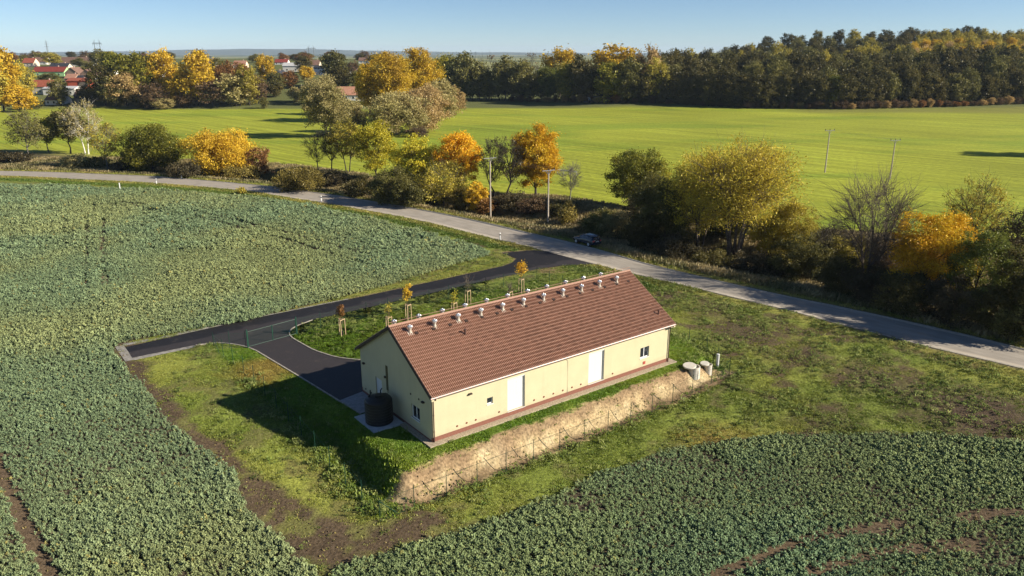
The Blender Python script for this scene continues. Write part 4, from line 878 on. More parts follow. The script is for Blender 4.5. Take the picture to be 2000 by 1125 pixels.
# ---- bushes filling the ditch
BG = 'bushes in the ditch beyond the road'
bl_ = [(586, 372, 328, 95, 'dullgold', 'olive gold bush on the verge below the bare pair'), (150, 327, 303, 60, 'willow', 'grey green scrub under the birch'), (190, 330, 306, 45, 'olive', 'small olive scrub beside the airy tree'),
       (250, 338, 312, 60, 'darkbrown', 'dark scrub at the foot of the dense green tree'), (360, 346, 318, 60, 'darkbrown', 'dark bramble between the green and golden trees'), (470, 352, 322, 70, 'dullgold', 'low golden scrub at the foot of the golden tree'),
       (705, 385, 345, 60, 'dark', 'dark green bramble before the tall lemon tree'), (800, 405, 358, 60, 'olive', 'mid green shrub below the round yellow tree'), (905, 415, 365, 55, 'dullgold', 'yellow shrub beside the loose road-edge tree'),
       (948, 425, 385, 30, 'russet', 'reddish brown shrub at the first utility pole'), (1000, 412, 375, 70, 'darkbrown', 'dark bramble between the two utility poles'), (1040, 420, 385, 60, 'brown', 'brown dry scrub under the orange maple'),
       (1100, 425, 392, 50, 'dark', 'dark bramble in the ditch past the second pole'), (1108, 440, 405, 34, 'dullgold', 'small pale leafed shrub on the ditch slope'), (1170, 462, 412, 80, 'olive', 'dark olive shrub behind the parked car'), (1205, 465, 415, 70, 'willow', 'grey green shrub just past the parked car'),
       (1245, 490, 420, 80, 'dark', 'dark bramble in the shade of the olive willow'), (1320, 508, 462, 100, 'darkbrown', 'dark shaded thicket under the willows'), (1390, 522, 492, 80, 'dark', 'dark thicket below the golden willow stems'),
       (1480, 538, 496, 90, 'darkbrown', 'brown thicket past the golden willow stems'), (1560, 550, 462, 100, 'olive', 'olive thicket between the willow and the leafless tree'), (1630, 575, 500, 90, 'dark', 'dark thicket before the leafless tree'),
       (1700, 592, 520, 100, 'darkbrown', 'brown bramble under the leafless tree'), (1770, 612, 530, 100, 'dark', 'dark bramble before the yellow and orange maple'), (1850, 630, 545, 110, 'darkbrown', 'brown thicket below the yellow and orange maple'),
       (1930, 648, 560, 110, 'dark', 'dark thicket by the road bend'), (1990, 668, 590, 90, 'olive', 'olive thicket at the picture edge'), (1740, 560, 470, 90, 'brown', 'brown scrub behind the leafless tree'), (1660, 545, 455, 90, 'yolive', 'yellowish scrub at the meadow side of the leafless tree'), (1500, 500, 420, 80, 'willowgold', 'golden scrub on the meadow side of the willow'),
       (1420, 470, 400, 100, 'olive', 'olive scrub on the meadow side of the willow'), (1250, 440, 385, 70, 'darkbrown', 'dark scrub on the meadow side of the olive willow'), (30, 318, 300, 60, 'darkbrown', 'dark scrub below the thin pale-trunked tree'), (-30, 318, 296, 70, 'darkbrown', 'dark scrub where the ditch leaves the picture'),
       (560, 352, 330, 40, 'brown', 'brown scrub at the meadow end of the russet bush'), (650, 362, 335, 60, 'darkbrown', 'dark scrub under the bare pair'), (850, 395, 355, 50, 'darkbrown', 'dark scrub behind the loose road-edge tree'),
       (472, 379, 366, 14, 'yolive', 'tiny dry bush alone on the near road verge')]
for i, (px, by, ty, wp, pal, lab) in enumerate(bl_):
    plant('bush', 'bush', lab, px, by, ty, wp * 1.15, pal, 100 + i, BARK_D, BG, cb=.0, K=8, M=10, dens=.75, trunk=.05, stems=3)
# ---- willows and poplars standing in the meadow
GM = 'trees standing in the meadow'
plant('willow_tree', T, 'pale grey green willow with separate puffs of foliage in mid meadow', 640, 268, 152, 108, 'willow', 201, BARK, GM, cb=.12, dens=1.0, K=11, stems=3)
plant('willow_tree', T, 'small pale willow close beside the puffy willow', 690, 258, 196, 58, 'willow', 202, BARK, GM, cb=.06, dens=1.0, K=8)
plant('willow_tree', T, 'broad pale green willow at the head of the meadow clump', 775, 264, 180, 118, 'willow', 203, BARK, GM, cb=.05, dens=1.05, K=13)
plant('willow_tree', T, 'tawny willow in the middle of the meadow clump', 828, 258, 164, 100, 'tan', 204, BARK, GM, cb=.05, dens=1.05, K=12)
plant('willow_tree', T, 'pinkish tan willow ending the meadow clump', 882, 226, 168, 58, 'tan', 205, BARK, GM, cb=.03, dens=1.05, K=9)
plant('willow_tree', T, 'grey green willow behind the tawny one', 858, 236, 158, 80, 'willow', 206, BARK, GM, cb=.03, dens=1.0, K=11)
plant('bush', 'bush', 'dead brown brushwood under the tawny willow', 815, 268, 248, 44, 'brown', 207, BARK_D, GM, cb=.0, bare=.4, twigs=5, K=7)
plant('poplar_tree', T, 'large golden poplar behind the pale willows', 758, 238, 107, 112, 'gold', 208, BARK_D, GM, cb=.1, dens=1.25, K=14)
plant('poplar_tree', T, 'tallest fiery golden poplar at the meadow clump', 818, 225, 95, 92, 'gold', 209, BARK_D, GM, cb=.1, dens=1.3, K=14)
plant('meadow_tree', T, 'yellow tree in the meadow outside the frame, seen only by its shadow', 2070, 305, 215, 90, 'yolive', 211, BARK_D, GM, cb=.12, dens=.9, K=9)
plant('poplar_tree', T, 'narrow golden poplar hidden behind the large golden one', 722, 225, 118, 50, 'gold', 210, BARK_D, GM, cb=.1, dens=1.2)

# ---- shared far trees
FAR = {}
def far_proto(key, pal, seed, h=16, r=6, **kw):
    kw.setdefault('K', 11); kw.setdefault('M', 12); kw.setdefault('n', 44); kw.setdefault('leaf', .38); kw.setdefault('clump', .75)
    FAR.setdefault(key, []).append((grow(seed, h, r, pal, **kw), h, r))
for sd in range(4): far_proto('dark', 'dark', 300 + sd, cb=.06)
for sd in range(3): far_proto('olive', 'olive', 310 + sd, cb=.06)
for sd in range(2): far_proto('green', 'green', 320 + sd, cb=.06)
for sd in range(3): far_proto('gold', 'gold', 330 + sd, cb=.1)
for sd in range(2): far_proto('yolive', 'yolive', 340 + sd, cb=.1)
for sd in range(2): far_proto('brown', 'brown', 350 + sd, cb=.05, n=30)
for sd in range(2): far_proto('willow', 'willow', 360 + sd, cb=.04)
for sd in range(2): far_proto('greengold', 'greengold', 370 + sd, cb=.06)
for sd in range(2): far_proto('tan', 'tan', 380 + sd, cb=.08)
far_proto('lime', 'lime', 390, cb=.1); far_proto('russet', 'russet', 391, cb=.08); far_proto('bare', 'brown', 392, cb=.1, bare=.8, twigs=3, n=8)
frg = random.Random(11)
def far_tree(key, pos, h, r, label, group, name='tree'):
    (wo, le), h0, r0 = frg.choice(FAR[key]); e = empty(name, (pos[0], pos[1], pos[2] - .2), frg.random() * 6.28); e.scale = (r / r0, r / r0 * frg.uniform(.9, 1.1), h / h0)
    tag(e, label, 'tree', group); link('trunk', wo, BARK_D, e)
    if le: link('crown', le, LEAF_FAR, e)
    return e
def far_px(key, px, by, ty, wp, label, group='trees round the village', name='tree'):
    pos = P(px, by); return far_tree(key, pos, max(2, ztop(pos, px, ty) - pos[2]), wp * pxm(pos) / 2, label, group, name)
# forest edge: key, px, base, top, width
FG = 'trees of the forest edge beyond the meadow'
EDGE = [('greengold', 872, 194, 104, 62), ('olive', 905, 196, 102, 60), ('bare', 955, 194, 100, 60), ('olive', 935, 196, 120, 55), ('olive', 985, 197, 108, 60), ('bare', 1035, 190, 96, 50), ('olive', 1020, 198, 115, 60), ('gold', 1092, 190, 94, 72), ('greengold', 1110, 198, 118, 60), ('green', 1070, 198, 128, 45),
        ('dark', 1135, 198, 105, 50), ('dark', 1150, 199, 125, 55), ('gold', 1200, 192, 84, 95), ('greengold', 1195, 200, 118, 70), ('olive', 1225, 201, 112, 60), ('tan', 1266, 194, 88, 52), ('yolive', 1280, 201, 118, 50), ('dark', 1255, 202, 140, 45)]
ELAB = {'greengold': 'green and yellow tree at the forest edge', 'olive': 'olive tree at the forest edge', 'bare': 'leafless tree poking above the forest edge', 'gold': 'golden crowned tree at the forest edge', 'green': 'green tree at the forest edge before the golden crown', 'dark': 'dark tree at the forest edge', 'tan': 'pale orange feathery tree at the start of the dark forest', 'yolive': 'yellow flecked tree at the start of the dark forest'}
seen = {}
re_ = random.Random(6)
for row in (0, 1):
    for px in range(868 + 12 * row, 1300, 27):
        p0 = P(px, 198); y = p0[1] + 9 + row * 12; x = p0[0] * y / p0[1]; far_tree(re_.choice(['olive', 'dark', 'greengold', 'olive', 'green']), (x, y, float(terr(x, y))), re_.uniform(15, 21), re_.uniform(5, 6.5), 'tree in the thick back row of the mixed forest edge', FG)
spot = ['near the meadow willows', 'above the brown scrub', 'behind the distant tractor', 'past the distant tractor']
for k, px, by, ty, wp in EDGE:
    lab = ELAB[k]
    if k in ('greengold', 'olive', 'bare', 'gold', 'dark'): lab += ', ' + spot[min(3, int((px - 860) / 105))]
    if px == 1020: lab += ', the shorter of the two'
    far_px(k, px, by, ty, wp, lab, FG)
rr = random.Random(4)
for px in range(1290, 2330, 30):                     # front row of the dark oak wood
    by = np.interp(px, [1290, 1450, 1650, 1800, 2000, 2300], [203, 210, 212, 208, 201, 192]) + rr.uniform(-1, 0)
    key = rr.choice(['dark', 'dark', 'dark', 'olive', 'dark', 'greengold'] if px > 1600 else ['dark', 'dark', 'dark', 'olive'])
    pos = P(px + rr.uniform(-6, 6), by); far_tree(key, pos, rr.uniform(15, 19.5), rr.uniform(5, 7), 'oak in the front row of the dark wood behind the meadow' if key != 'greengold' else 'yellowing oak in the front row of the dark wood', 'dark wood behind the meadow')
MASS = []
for row, (dy, hh) in enumerate(((12, 20), (27, 22), (46, 22), (70, 21), (100, 20), (135, 19), (175, 18), (220, 17), (270, 16), (320, 16))):
    for px in range(1285 + 13 * (row % 2), 2380, 32):
        by = np.interp(px, [1290, 1450, 1650, 1800, 2000, 2300], [203, 210, 212, 208, 201, 192]); p0 = P(px, by); y = p0[1] + dy + rr.uniform(-5, 5); x = p0[0] * (y / p0[1]) + rr.uniform(-3, 3)
        key = rr.choice(['dark', 'dark', 'olive', 'dark', 'olive', 'yolive' if row > 3 else 'dark']); hgt = hh * rr.uniform(.82, 1.12); rad = rr.uniform(5, 7)
        if (row > 5 and px < 1400) or (row > 4 and px > 1750): continue
        if row < 2: far_tree(key, (x, y, float(terr(x, y))), hgt, rad, 'oak deep in the dark wood, only its crown showing', 'dark wood behind the meadow')
        else: MASS.append((key, x, y, hgt, rad))
for row in range(6):                                  # golden stand on the hill top
    for px in range(1740 + 9 * (row % 2) + 8 * row, 2360, 24):
        y = 545 + row * 30 + rr.uniform(-8, 8); x = (px - 1000) / FPX * y * .985; key = rr.choice(['gold', 'yolive', 'yolive', 'gold', 'tan'] if row < 4 else ['yolive', 'yolive', 'olive']); hgt = rr.uniform(14, 17); rad = rr.uniform(4.5, 6.5)
        if row == 0: far_tree(key, (x, y, float(terr(x, y))), hgt, rad, 'golden tree in the front of the sunlit stand on the hill' if key == 'gold' else 'yellow brown tree in the front of the sunlit stand on the hill', 'golden stand on the hill')
        else: MASS.append((key, x, y, hgt, rad))
for px in range(1745, 1905, 16):
    y = 735 + rr.uniform(-10, 10); x = (px - 1000) / FPX * y * .985; MASS.append(('dark', x, y, rr.uniform(13, 19), rr.uniform(5, 7)))
for px in range(1000, 2060, 17):                      # scrub in front of the wood
    by = np.interp(px, [1000, 1290, 1450, 1650, 1800, 2000, 2300], [199, 202, 211, 213.5, 210, 203, 194]); key = rr.choice(['brown', 'russet', 'brown', 'tan'] if px < 1210 or px > 1650 else ['brown', 'dark'])
    pos = P(px, by); far_tree(key, pos, rr.uniform(2.5, 5), rr.uniform(2, 3.2), {'brown': 'low brown scrub at the foot of the wood', 'russet': 'low reddish scrub at the foot of the wood', 'tan': 'low straw coloured scrub at the foot of the wood', 'dark': 'low dark scrub at the foot of the wood'}[key], 'scrub along the foot of the wood', 'scrub_bush')['category'] = 'bush'
# village and field-side trees: key, px, base, top, width, label
VT = [('gold', 8, 218, 93, 80, 'huge yellow tree filling the village edge beside the red roofs'), ('gold', 40, 219, 165, 62, 'lower yellow tree in front of the huge yellow one'), ('yolive', 48, 205, 120, 48, 'olive yellow tree before the red roofs'), ('olive', 62, 214, 188, 40, 'low olive bush under the yellow trees'), ('yolive', -30, 222, 110, 90, 'yellow tree where the village leaves the picture'),
      ('olive', 120, 206, 151, 38, 'small olive tree with slim trunk before the white walls'), ('dark', 206, 206, 122, 58, 'dark green tree beside the village barns'), ('olive', 228, 208, 150, 50, 'olive tree between the dark one and the peach one'), ('greengold', 266, 202, 98, 76, 'tall green and yellow tree in the village tree row'), ('tan', 248, 207, 140, 58, 'peach coloured tree in the village tree row'), ('gold', 322, 198, 97, 62, 'tall ragged golden tree in the village tree row'),
      ('gold', 345, 206, 148, 52, 'lower golden tree with a slanting crown'), ('brown', 300, 212, 160, 60, 'brown leafless shrub tree in the village tree row'), ('gold', 388, 206, 97, 80, 'tallest orange gold tree in the village tree row'), ('brown', 418, 208, 150, 60, 'dark brown shrub beneath the orange gold tree'), ('willow', 320, 213, 191, 46, 'pale round bush at the meadow edge'), ('brown', 365, 209, 180, 50, 'brown thicket under the golden trees'), ('dark', 280, 211, 180, 50, 'dark thicket under the green and yellow tree'),
      ('willow', 462, 207, 140, 78, 'cream coloured tree past the orange gold tree'), ('yolive', 488, 206, 128, 50, 'yellowish tree behind the cream tree'), ('russet', 448, 200, 120, 40, 'reddish tree behind the cream tree'), ('brown', 505, 203, 145, 40, 'brown tree above the grassy orchard'), ('olive', 516, 212, 188, 20, 'small pollard with thick trunk on the grass'),
      ('gold', 522, 165, 104, 38, 'orange tree between the white village houses'), ('olive', 540, 175, 140, 40, 'olive tree below the white barn'), ('russet', 565, 172, 138, 40, 'russet tree below the white barn'), ('olive', 655, 172, 100, 58, 'tall olive tree over the grassy slope'), ('dark', 668, 178, 128, 44, 'dark tree below the tall olive one'), ('gold', 600, 160, 128, 36, 'orange tree beside the blue walled house'), ('dark', 592, 142, 108, 34, 'dark conifer by the white barn'), ('olive', 700, 178, 138, 40, 'olive tree above the orange roofed farm'), ('brown', 690, 150, 118, 30, 'brown tree behind the gabled white house'), ('willow', 612, 205, 150, 46, 'pale willow on the grassy slope'), ('willow', 580, 200, 168, 40, 'small pale willow by the orchard pole'),
      ('dark', 535, 190, 158, 40, 'dark tree in the shaded orchard'), ('olive', 508, 190, 150, 34, 'olive tree in the shaded orchard'), ('russet', 475, 160, 122, 40, 'russet tree on the village skyline'), ('olive', 425, 150, 112, 40, 'olive tree on the village skyline'), ('olive', 195, 135, 95, 40, 'olive tree above the long brown roof'), ('greengold', 222, 148, 98, 50, 'green and yellow tree above the brick roof'), ('yolive', 105, 130, 103, 34, 'yellowish garden tree behind the dark roof'), ('olive', 78, 125, 102, 28, 'grey green tree on the skyline by the brown roofs'), ('dark', 140, 115, 100, 20, 'small dark tree on the skyline'), ('olive', 155, 132, 112, 30, 'garden tree before the long brown roof'), ('olive', 95, 158, 142, 40, 'garden bush before the light green house'), ('olive', 175, 150, 118, 22, 'small garden tree by the brick roof'), ('dark', 175, 205, 165, 40, 'dark garden tree by the blue roofed shed'), ('dark', 240, 195, 160, 40, 'dark tree at the back of the village tree row'), ('olive', 360, 190, 125, 44, 'olive tree at the back of the village tree row'), ('olive', 290, 190, 118, 44, 'olive tree behind the golden trees'), ('russet', 440, 165, 128, 44, 'rust coloured tree on the village slope')]
for k, px, by, ty, wp, lab in VT: far_px(k, px, by, ty, wp, lab)
for i in range(46):                                   # hedges and garden trees of the far village skyline
    px = rr.uniform(-20, 760); by = rr.uniform(113, 124); pos = P(px, by); k = rr.choice(['dark', 'olive', 'brown', 'olive', 'russet'])
    far_tree(k, pos, rr.uniform(7, 11), rr.uniform(5, 8), {'dark': 'small dark tree on the far village skyline', 'olive': 'small olive tree on the far village skyline', 'brown': 'small brown tree on the far village skyline', 'russet': 'small russet tree on the far village skyline'}[k], 'far skyline trees')
# ================================================================ FIELD AND GRASS COVER (uncountable: one object each)
def scatter(name, pts, scl, rot, tint, protos, kind='stuff', label=None, cat=None):
    me = bpy.data.meshes.new(name); me.vertices.add(len(pts)); me.vertices.foreach_set('co', np.ascontiguousarray(pts, np.float32).ravel())
    a = me.attributes.new('scl', 'FLOAT_VECTOR', 'POINT'); a.data.foreach_set('vector', np.ascontiguousarray(scl, np.float32).ravel())
    a = me.attributes.new('rot', 'FLOAT_VECTOR', 'POINT'); a.data.foreach_set('vector', np.ascontiguousarray(rot, np.float32).ravel())
    a = me.attributes.new('tint', 'FLOAT_COLOR', 'POINT'); a.data.foreach_set('color', np.ascontiguousarray(np.concatenate([tint, np.ones((len(tint), 1))], 1), np.float32).ravel())
    a = me.attributes.new('pick', 'INT', 'POINT'); a.data.foreach_set('value', np.random.default_rng(3).integers(0, len(protos), len(pts)).astype(np.int32))
    me.update(); o = link(name, me); cl = bpy.data.collections.new(name + '_sources')
    for i, (pm_, m_) in enumerate(protos):
        pm_.materials.append(m_); q = bpy.data.objects.new(name + '_source_%02d' % i, pm_); cl.objects.link(q)
    ng = bpy.data.node_groups.new(name, 'GeometryNodeTree'); ng.interface.new_socket('Geometry', in_out='INPUT', socket_type='NodeSocketGeometry'); ng.interface.new_socket('Geometry', in_out='OUTPUT', socket_type='NodeSocketGeometry')
    gi = ng.nodes.new('NodeGroupInput'); go = ng.nodes.new('NodeGroupOutput'); ip = ng.nodes.new('GeometryNodeInstanceOnPoints'); ci = ng.nodes.new('GeometryNodeCollectionInfo'); ci.inputs['Collection'].default_value = cl; ci.inputs['Separate Children'].default_value = True; ci.inputs['Reset Children'].default_value = True
    def na(nm, ty):
        q = ng.nodes.new('GeometryNodeInputNamedAttribute'); q.data_type = ty; q.inputs[0].default_value = nm; return q.outputs[0]
    ng.links.new(gi.outputs[0], ip.inputs['Points']); ng.links.new(ci.outputs[0], ip.inputs['Instance']); ip.inputs['Pick Instance'].default_value = True
    ng.links.new(na('pick', 'INT'), ip.inputs['Instance Index']); ng.links.new(na('rot', 'FLOAT_VECTOR'), ip.inputs['Rotation']); ng.links.new(na('scl', 'FLOAT_VECTOR'), ip.inputs['Scale']); ng.links.new(ip.outputs[0], go.inputs[0])
    md = o.modifiers.new('scatter', 'NODES'); md.node_group = ng
    return tag(o, label, cat, None, kind)
def leaf_blade(V, F, base, ang, ln, wd, rise, drop, fold=.12):
    d = np.array([math.cos(ang), math.sin(ang)]); s_ = np.array([-d[1], d[0]]); b = len(V)
    for (u, w_, z) in ((0, .12, .0), (.5, 1.0, rise), (1.0, .15, rise - drop)):
        c_ = base[:2] + d * ln * u
        for sg in (-1, 1): V.append((c_[0] + s_[0] * sg * wd * .5 * w_, c_[1] + s_[1] * sg * wd * .5 * w_, base[2] + z + fold * wd * abs(w_)))
    F += [(b, b + 1, b + 3, b + 2), (b + 2, b + 3, b + 5, b + 4)]
def rape_plant(seed):
    r = random.Random(seed); V = []; F = []
    for k in range(9):
        a = k * 2.4 + r.uniform(-.4, .4); z = .03 + .018 * k; leaf_blade(V, F, np.array([0, 0, z]), a, r.uniform(.13, .24) * (1.1 - .04 * k), r.uniform(.09, .14), r.uniform(.05, .13), r.uniform(.0, .1))
    return qmesh('rape_leafs', np.array(V), np.array(F))
def grass_tuft(seed, nb=16, ln=(.1, .26), wd=.014, sp=.12):
    r = random.Random(seed); V = []; F = []
    for k in range(nb):
        a = r.uniform(0, 6.28); d = np.array([math.cos(a), math.sin(a)]); c_ = np.array([r.gauss(0, sp), r.gauss(0, sp)]); l_ = r.uniform(*ln); b = len(V); o_ = r.uniform(.1, .6)
        s_ = np.array([-d[1], d[0]]) * wd
        V += [(c_[0] - s_[0], c_[1] - s_[1], 0), (c_[0] + s_[0], c_[1] + s_[1], 0), (c_[0] + d[0] * o_ * l_ * .4 + s_[0], c_[1] + d[1] * o_ * l_ * .4 + s_[1], l_ * .6), (c_[0] + d[0] * o_ * l_, c_[1] + d[1] * o_ * l_, l_ * (1 - .3 * o_))]
        F.append((b, b + 1, b + 2, b + 3))
    return qmesh('tuft', np.array(V), np.array(F))
def weed(seed, nl=12):
    r = random.Random(seed); V = []; F = []
    for k in range(nl):
        c_ = np.array([r.gauss(0, .09), r.gauss(0, .09), r.uniform(.01, .1)]); leaf_blade(V, F, c_, r.uniform(0, 6.28), r.uniform(.06, .14), r.uniform(.04, .08), r.uniform(.02, .07), r.uniform(0, .05))
    return qmesh('weed', np.array(V), np.array(F))
R_ = np.random.default_rng(77)
def visible(x, y, m=1.3):
    z = terr(x, y) - H; c_, s_ = math.cos(TH), math.sin(TH); d = y * c_ - z * s_; u = y * s_ + z * c_
    return (np.abs(FPX * x / d) < 1000 * m + 40) & (np.abs(FPX * u / d) < 562 * 1.2 + 60) & (d > 5)
def cand(n_, x0, x1, y0, y1):
    x = R_.uniform(x0, x1, n_); y = R_.uniform(y0, y1, n_); k = visible(x, y); return x[k], y[k]
def colmix(w_, a, b): return np.array(a)[None, :] * (1 - w_[:, None]) + np.array(b)[None, :] * w_[:, None]
# ---- the mass of the wood behind its front trees
keys = sorted(set(k for k, *_ in MASS)); protos = []; start = {}
for k in keys:
    start[k] = (len(protos), len(FAR[k]))
    for (wo, le), h0, r0 in FAR[k]:
        c_ = le.copy(); c_.materials.clear(); protos.append((c_, LEAF_FAR))
mq = random.Random(8); pk = np.array([start[k][0] + mq.randrange(start[k][1]) for k, *_ in MASS]); mx_, my_ = np.array([m_[1] for m_ in MASS]), np.array([m_[2] for m_ in MASS])
mo = scatter('woodland', np.stack([mx_, my_, terr(mx_, my_) - .2], 1), np.array([(m_[4] / 6, m_[4] / 6, m_[3] / 16) for m_ in MASS]), np.array([(0, 0, mq.uniform(0, 6.28)) for _ in MASS]), np.ones((len(MASS), 3)), protos, label='mass of dark and golden crowns covering the wooded hill', cat='wood')
mo.data.attributes['pick'].data.foreach_set('value', pk.astype(np.int32))
# ---- winter rape
xa, ya = [], []
for (n_, x0, x1, y0, y1) in ((225000, -65, 76, 29, 62), (165000, -98, 10, 62, 105), (130000, -150, 0, 105, 172)):
    x, y = cand(n_, x0, x1, y0, y1); k = R_.random(len(x)) < crop_density(x, y); xa.append(x[k]); ya.append(y[k])
x = np.concatenate(xa); y = np.concatenate(ya); N = len(x); print('rape plants', N)
big = np.where(y < 62, .66, np.where(y < 105, .85, 1.2)) * (.75 + .5 * R_.random(N)); big *= (.75 + .5 * sst(.3, .7, fbm(x, y, 6, 120)))
tw = np.clip(sst(.28, .68, fbm(x, y, 18, 111)) * .7 + .35 * R_.random(N), 0, 1); tint = colmix(tw, (.235, .325, .175), (.345, .38, .16)); yl = (R_.random(N) < .015)[:, None]; tint = np.where(yl, np.array([[.4, .36, .12]]), tint)
fr = (sdpoly(CROP_F, x, y) < 0); tint = np.where(fr[:, None], tint * np.array([[.78, .86, .85]]), tint)
rot = np.stack([R_.normal(size=N) * .12, R_.normal(size=N) * .12, R_.uniform(0, 6.28, N)], 1); sc3 = np.stack([big, big, big * R_.uniform(.9, 1.8, N)], 1)
scatter('rape_crop', np.stack([x, y, terr(x, y) + .0], 1), sc3, rot, tint, [(rape_plant(s_), LEAF_INST) for s_ in range(6)], label='blue green winter rape crop covering the fields', cat='crop')
# ---- grass and weeds round the yard
def free(x, y): return (road_sd(x, y) > .25) & (in_drive(x, y) > .15) & ~((st(x, y)[0] > -.6) & (st(x, y)[0] < BL + .65) & (st(x, y)[1] > -.6) & (st(x, y)[1] < BW + .1)) & ~((np.abs(st(x, y)[0] + 1.4) < 1.5) & (np.abs(st(x, y)[1] - 5.5) < 1.9)) & ~((st(x, y)[0] < -8.2) & (st(x, y)[0] > -14.5) & (st(x, y)[1] > 29.8) & (st(x, y)[1] < 31))
x, y = cand(455000, -48, 76, 32, 104); s_, t_ = st(x, y); n2 = fbm(x, y, 2.2, 2, 4); n1 = fbm(x, y, 9, 1)
ins = sdpoly(FENCE_XY, x, y) < 0; bk = bankmask(x, y); crp = np.maximum(sst(.1, -.4, sdpoly(CROP_L, x, y)), sst(.1, -.4, sdpoly(CROP_F, x, y))); beyond = y > yup(x) + .3
den = np.where(ins, .95, (.45 + .5 * sst(.55, .4, n2)) * (1 - .35 * sst(26, 34, s_))) * (1 - .96 * bk) * (1 - .98 * crp) * (1 - .9 * soilmask(x, y)); den = np.where(beyond, .0, den)
for (px, py, r) in ((1455, 650, 5), (1700, 735, 4), (1900, 800, 6), (1300, 580, 3), (1950, 830, 6)):
    q = flat(px, py, -.5); den = den * (1 - .8 * sst(r, r * .2, np.hypot(x - q[0], y - q[1]) + (n2 - .5) * 6))
k = (R_.random(len(x)) < den) & free(x, y); x, y, ins, n1, n2, s_, t_ = x[k], y[k], ins[k], n1[k], n2[k], s_[k], t_[k]; N = len(x); print('grass', N)
w_ = np.clip(.5 * R_.random(N) + .7 * sst(.4, .65, n1), 0, 1); tint = np.where(ins[:, None], colmix(w_, (.115, .225, .018), (.24, .30, .03)), colmix(w_, (.175, .24, .034), (.33, .34, .07)))
q = xy(-4.9, 20.5); dry = sst(4.5, 1.0, np.hypot(x - q[0], y - q[1]) + (n2 - .5) * 4)[:, None]; tint = tint * (1 - dry) + np.array([[.33, .25, .06]]) * dry
q = flat(1400, 850, -1.5); dry = sst(3.5, .5, np.hypot((x - q[0]) * .7, y - q[1]) + (n2 - .5) * 3)[:, None] * .8; tint = tint * (1 - dry) + np.array([[.34, .23, .06]]) * dry
rs = sst(3.2, 1.2, road_sd(x, y) + (n2 - .5) * 2)[:, None] * .7; tint = tint * (1 - rs) + np.array([[.30, .27, .07]]) * rs
# tall herb band on the outer slope and along the fence
tall = 1 + 1.3 * sst(1.2, .3, np.abs(sdpoly(FENCE_XY, x, y))) * (t_ < 24) + 1.0 * sst(3, 1, np.abs(s_ + 5)) * sst(10, 4, t_) * sst(-4.5, -3.5, t_)
sc = (.75 + .7 * R_.random(N)) * np.where(ins, .5, .42) * np.minimum(tall, 1.45)
scatter('grass', np.stack([x, y, terr(x, y) - .03], 1), np.stack([sc * 1.5, sc * 1.5, sc * .8], 1), np.stack([np.zeros(N), np.zeros(N), R_.uniform(0, 6.28, N)], 1), tint, [(grass_tuft(s, 18, wd=.02), LEAF_INST) for s in range(5)], label='green grass and turf round the yard', cat='grass')
x, y = cand(85000, -48, 62, 32, 104); s_, t_ = st(x, y); n2 = fbm(x, y, 2.0, 202, 4); ins = sdpoly(FENCE_XY, x, y); crp = np.maximum(sst(.1, -.4, sdpoly(CROP_L, x, y)), sst(.1, -.4, sdpoly(CROP_F, x, y)))
nearf = sst(1.8, .3, np.abs(ins)); den = .06 + .42 * sst(.46, .62, n2) * (ins > 0) + .45 * nearf * (t_ < 20) * np.where(t_ < -3, .5, 1) + .7 * sst(2.2, .6, np.abs(s_ + 4.7)) * sst(9, 3, t_) * (t_ > -4.2) + .75 * (s_ > 26) * sst(.42, .6, n2) + .6 * sst(2.5, .8, np.abs(t_ - 26.4)) * (s_ > 1) * (s_ < 32)
den = den * (1 - crp) * (1 - .9 * soilmask(x, y)) * (1 - .88 * bankmask(x, y)); den = np.where(y > yup(x) + .2, 0, den)
k = (R_.random(len(x)) < den) & free(x, y); x, y, n2, s_, t_ = x[k], y[k], n2[k], s_[k], t_[k]; N = len(x); print('weeds', N)
sc = (.6 + .9 * R_.random(N) ** 2) * (1 + .6 * sst(1.5, .2, np.abs(sdpoly(FENCE_XY, x, y))) * (t_ < 20)); tint = colmix(R_.random(N), (.12, .18, .035), (.27, .29, .09))
scatter('weeds', np.stack([x, y, terr(x, y)], 1), np.stack([sc, sc, sc * 1.3], 1), np.stack([R_.normal(size=N) * .15, R_.normal(size=N) * .15, R_.uniform(0, 6.28, N)], 1), tint, [(weed(s), LEAF_INST) for s in range(5)], label='broad leafed weeds along the fence and on the rough ground', cat='weeds')
# ---- rough verge grass along the road and in the ditch
x, y = cand(330000, -135, 75, 55, 205); o_ = y - yup(x); o2 = ylo(x) - y; em = y - ymead(x); n2 = fbm(x, y, 4, 210)
den = np.where(o_ > .3, sst(.2, .8, o_) * np.where(em < 3, .75, 0) * (.3 + .7 * sst(.35, .6, n2)), 0) + np.where((o2 > .25) & (y > 86), .9 * sst(7, 4.5, o2), 0) * (1 - np.maximum(0, sst(.1, -.4, sdpoly(CROP_L, x, y))))
k = (R_.random(len(x)) < den) & (in_drive(x, y) > .3); x, y, o_, n2, em = x[k], y[k], o_[k], n2[k], em[k]; N = len(x); print('verge', N)
near_ = (np.abs(o_) < 2.2) | (o_ < 0); tint = np.where(near_[:, None], colmix(np.clip(sst(.35, .65, n2) + .4 * R_.random(N) - .2, 0, 1), (.21, .235, .045), (.36, .32, .085)), colmix(np.clip(sst(.4, .6, n2) * .7 + .4 * R_.random(N), 0, 1), (.13, .13, .045), (.38, .30, .15)))
o2 = ylo(x) - y; gb = (sst(2.6, 3.4, o2 + (n2 - .5) * 2) * .9)[:, None]; tint = tint * (1 - gb) + np.array([[.105, .17, .028]]) * gb
sc = (1.2 + 1.0 * R_.random(N)) * np.where(near_, .45, 1.0)
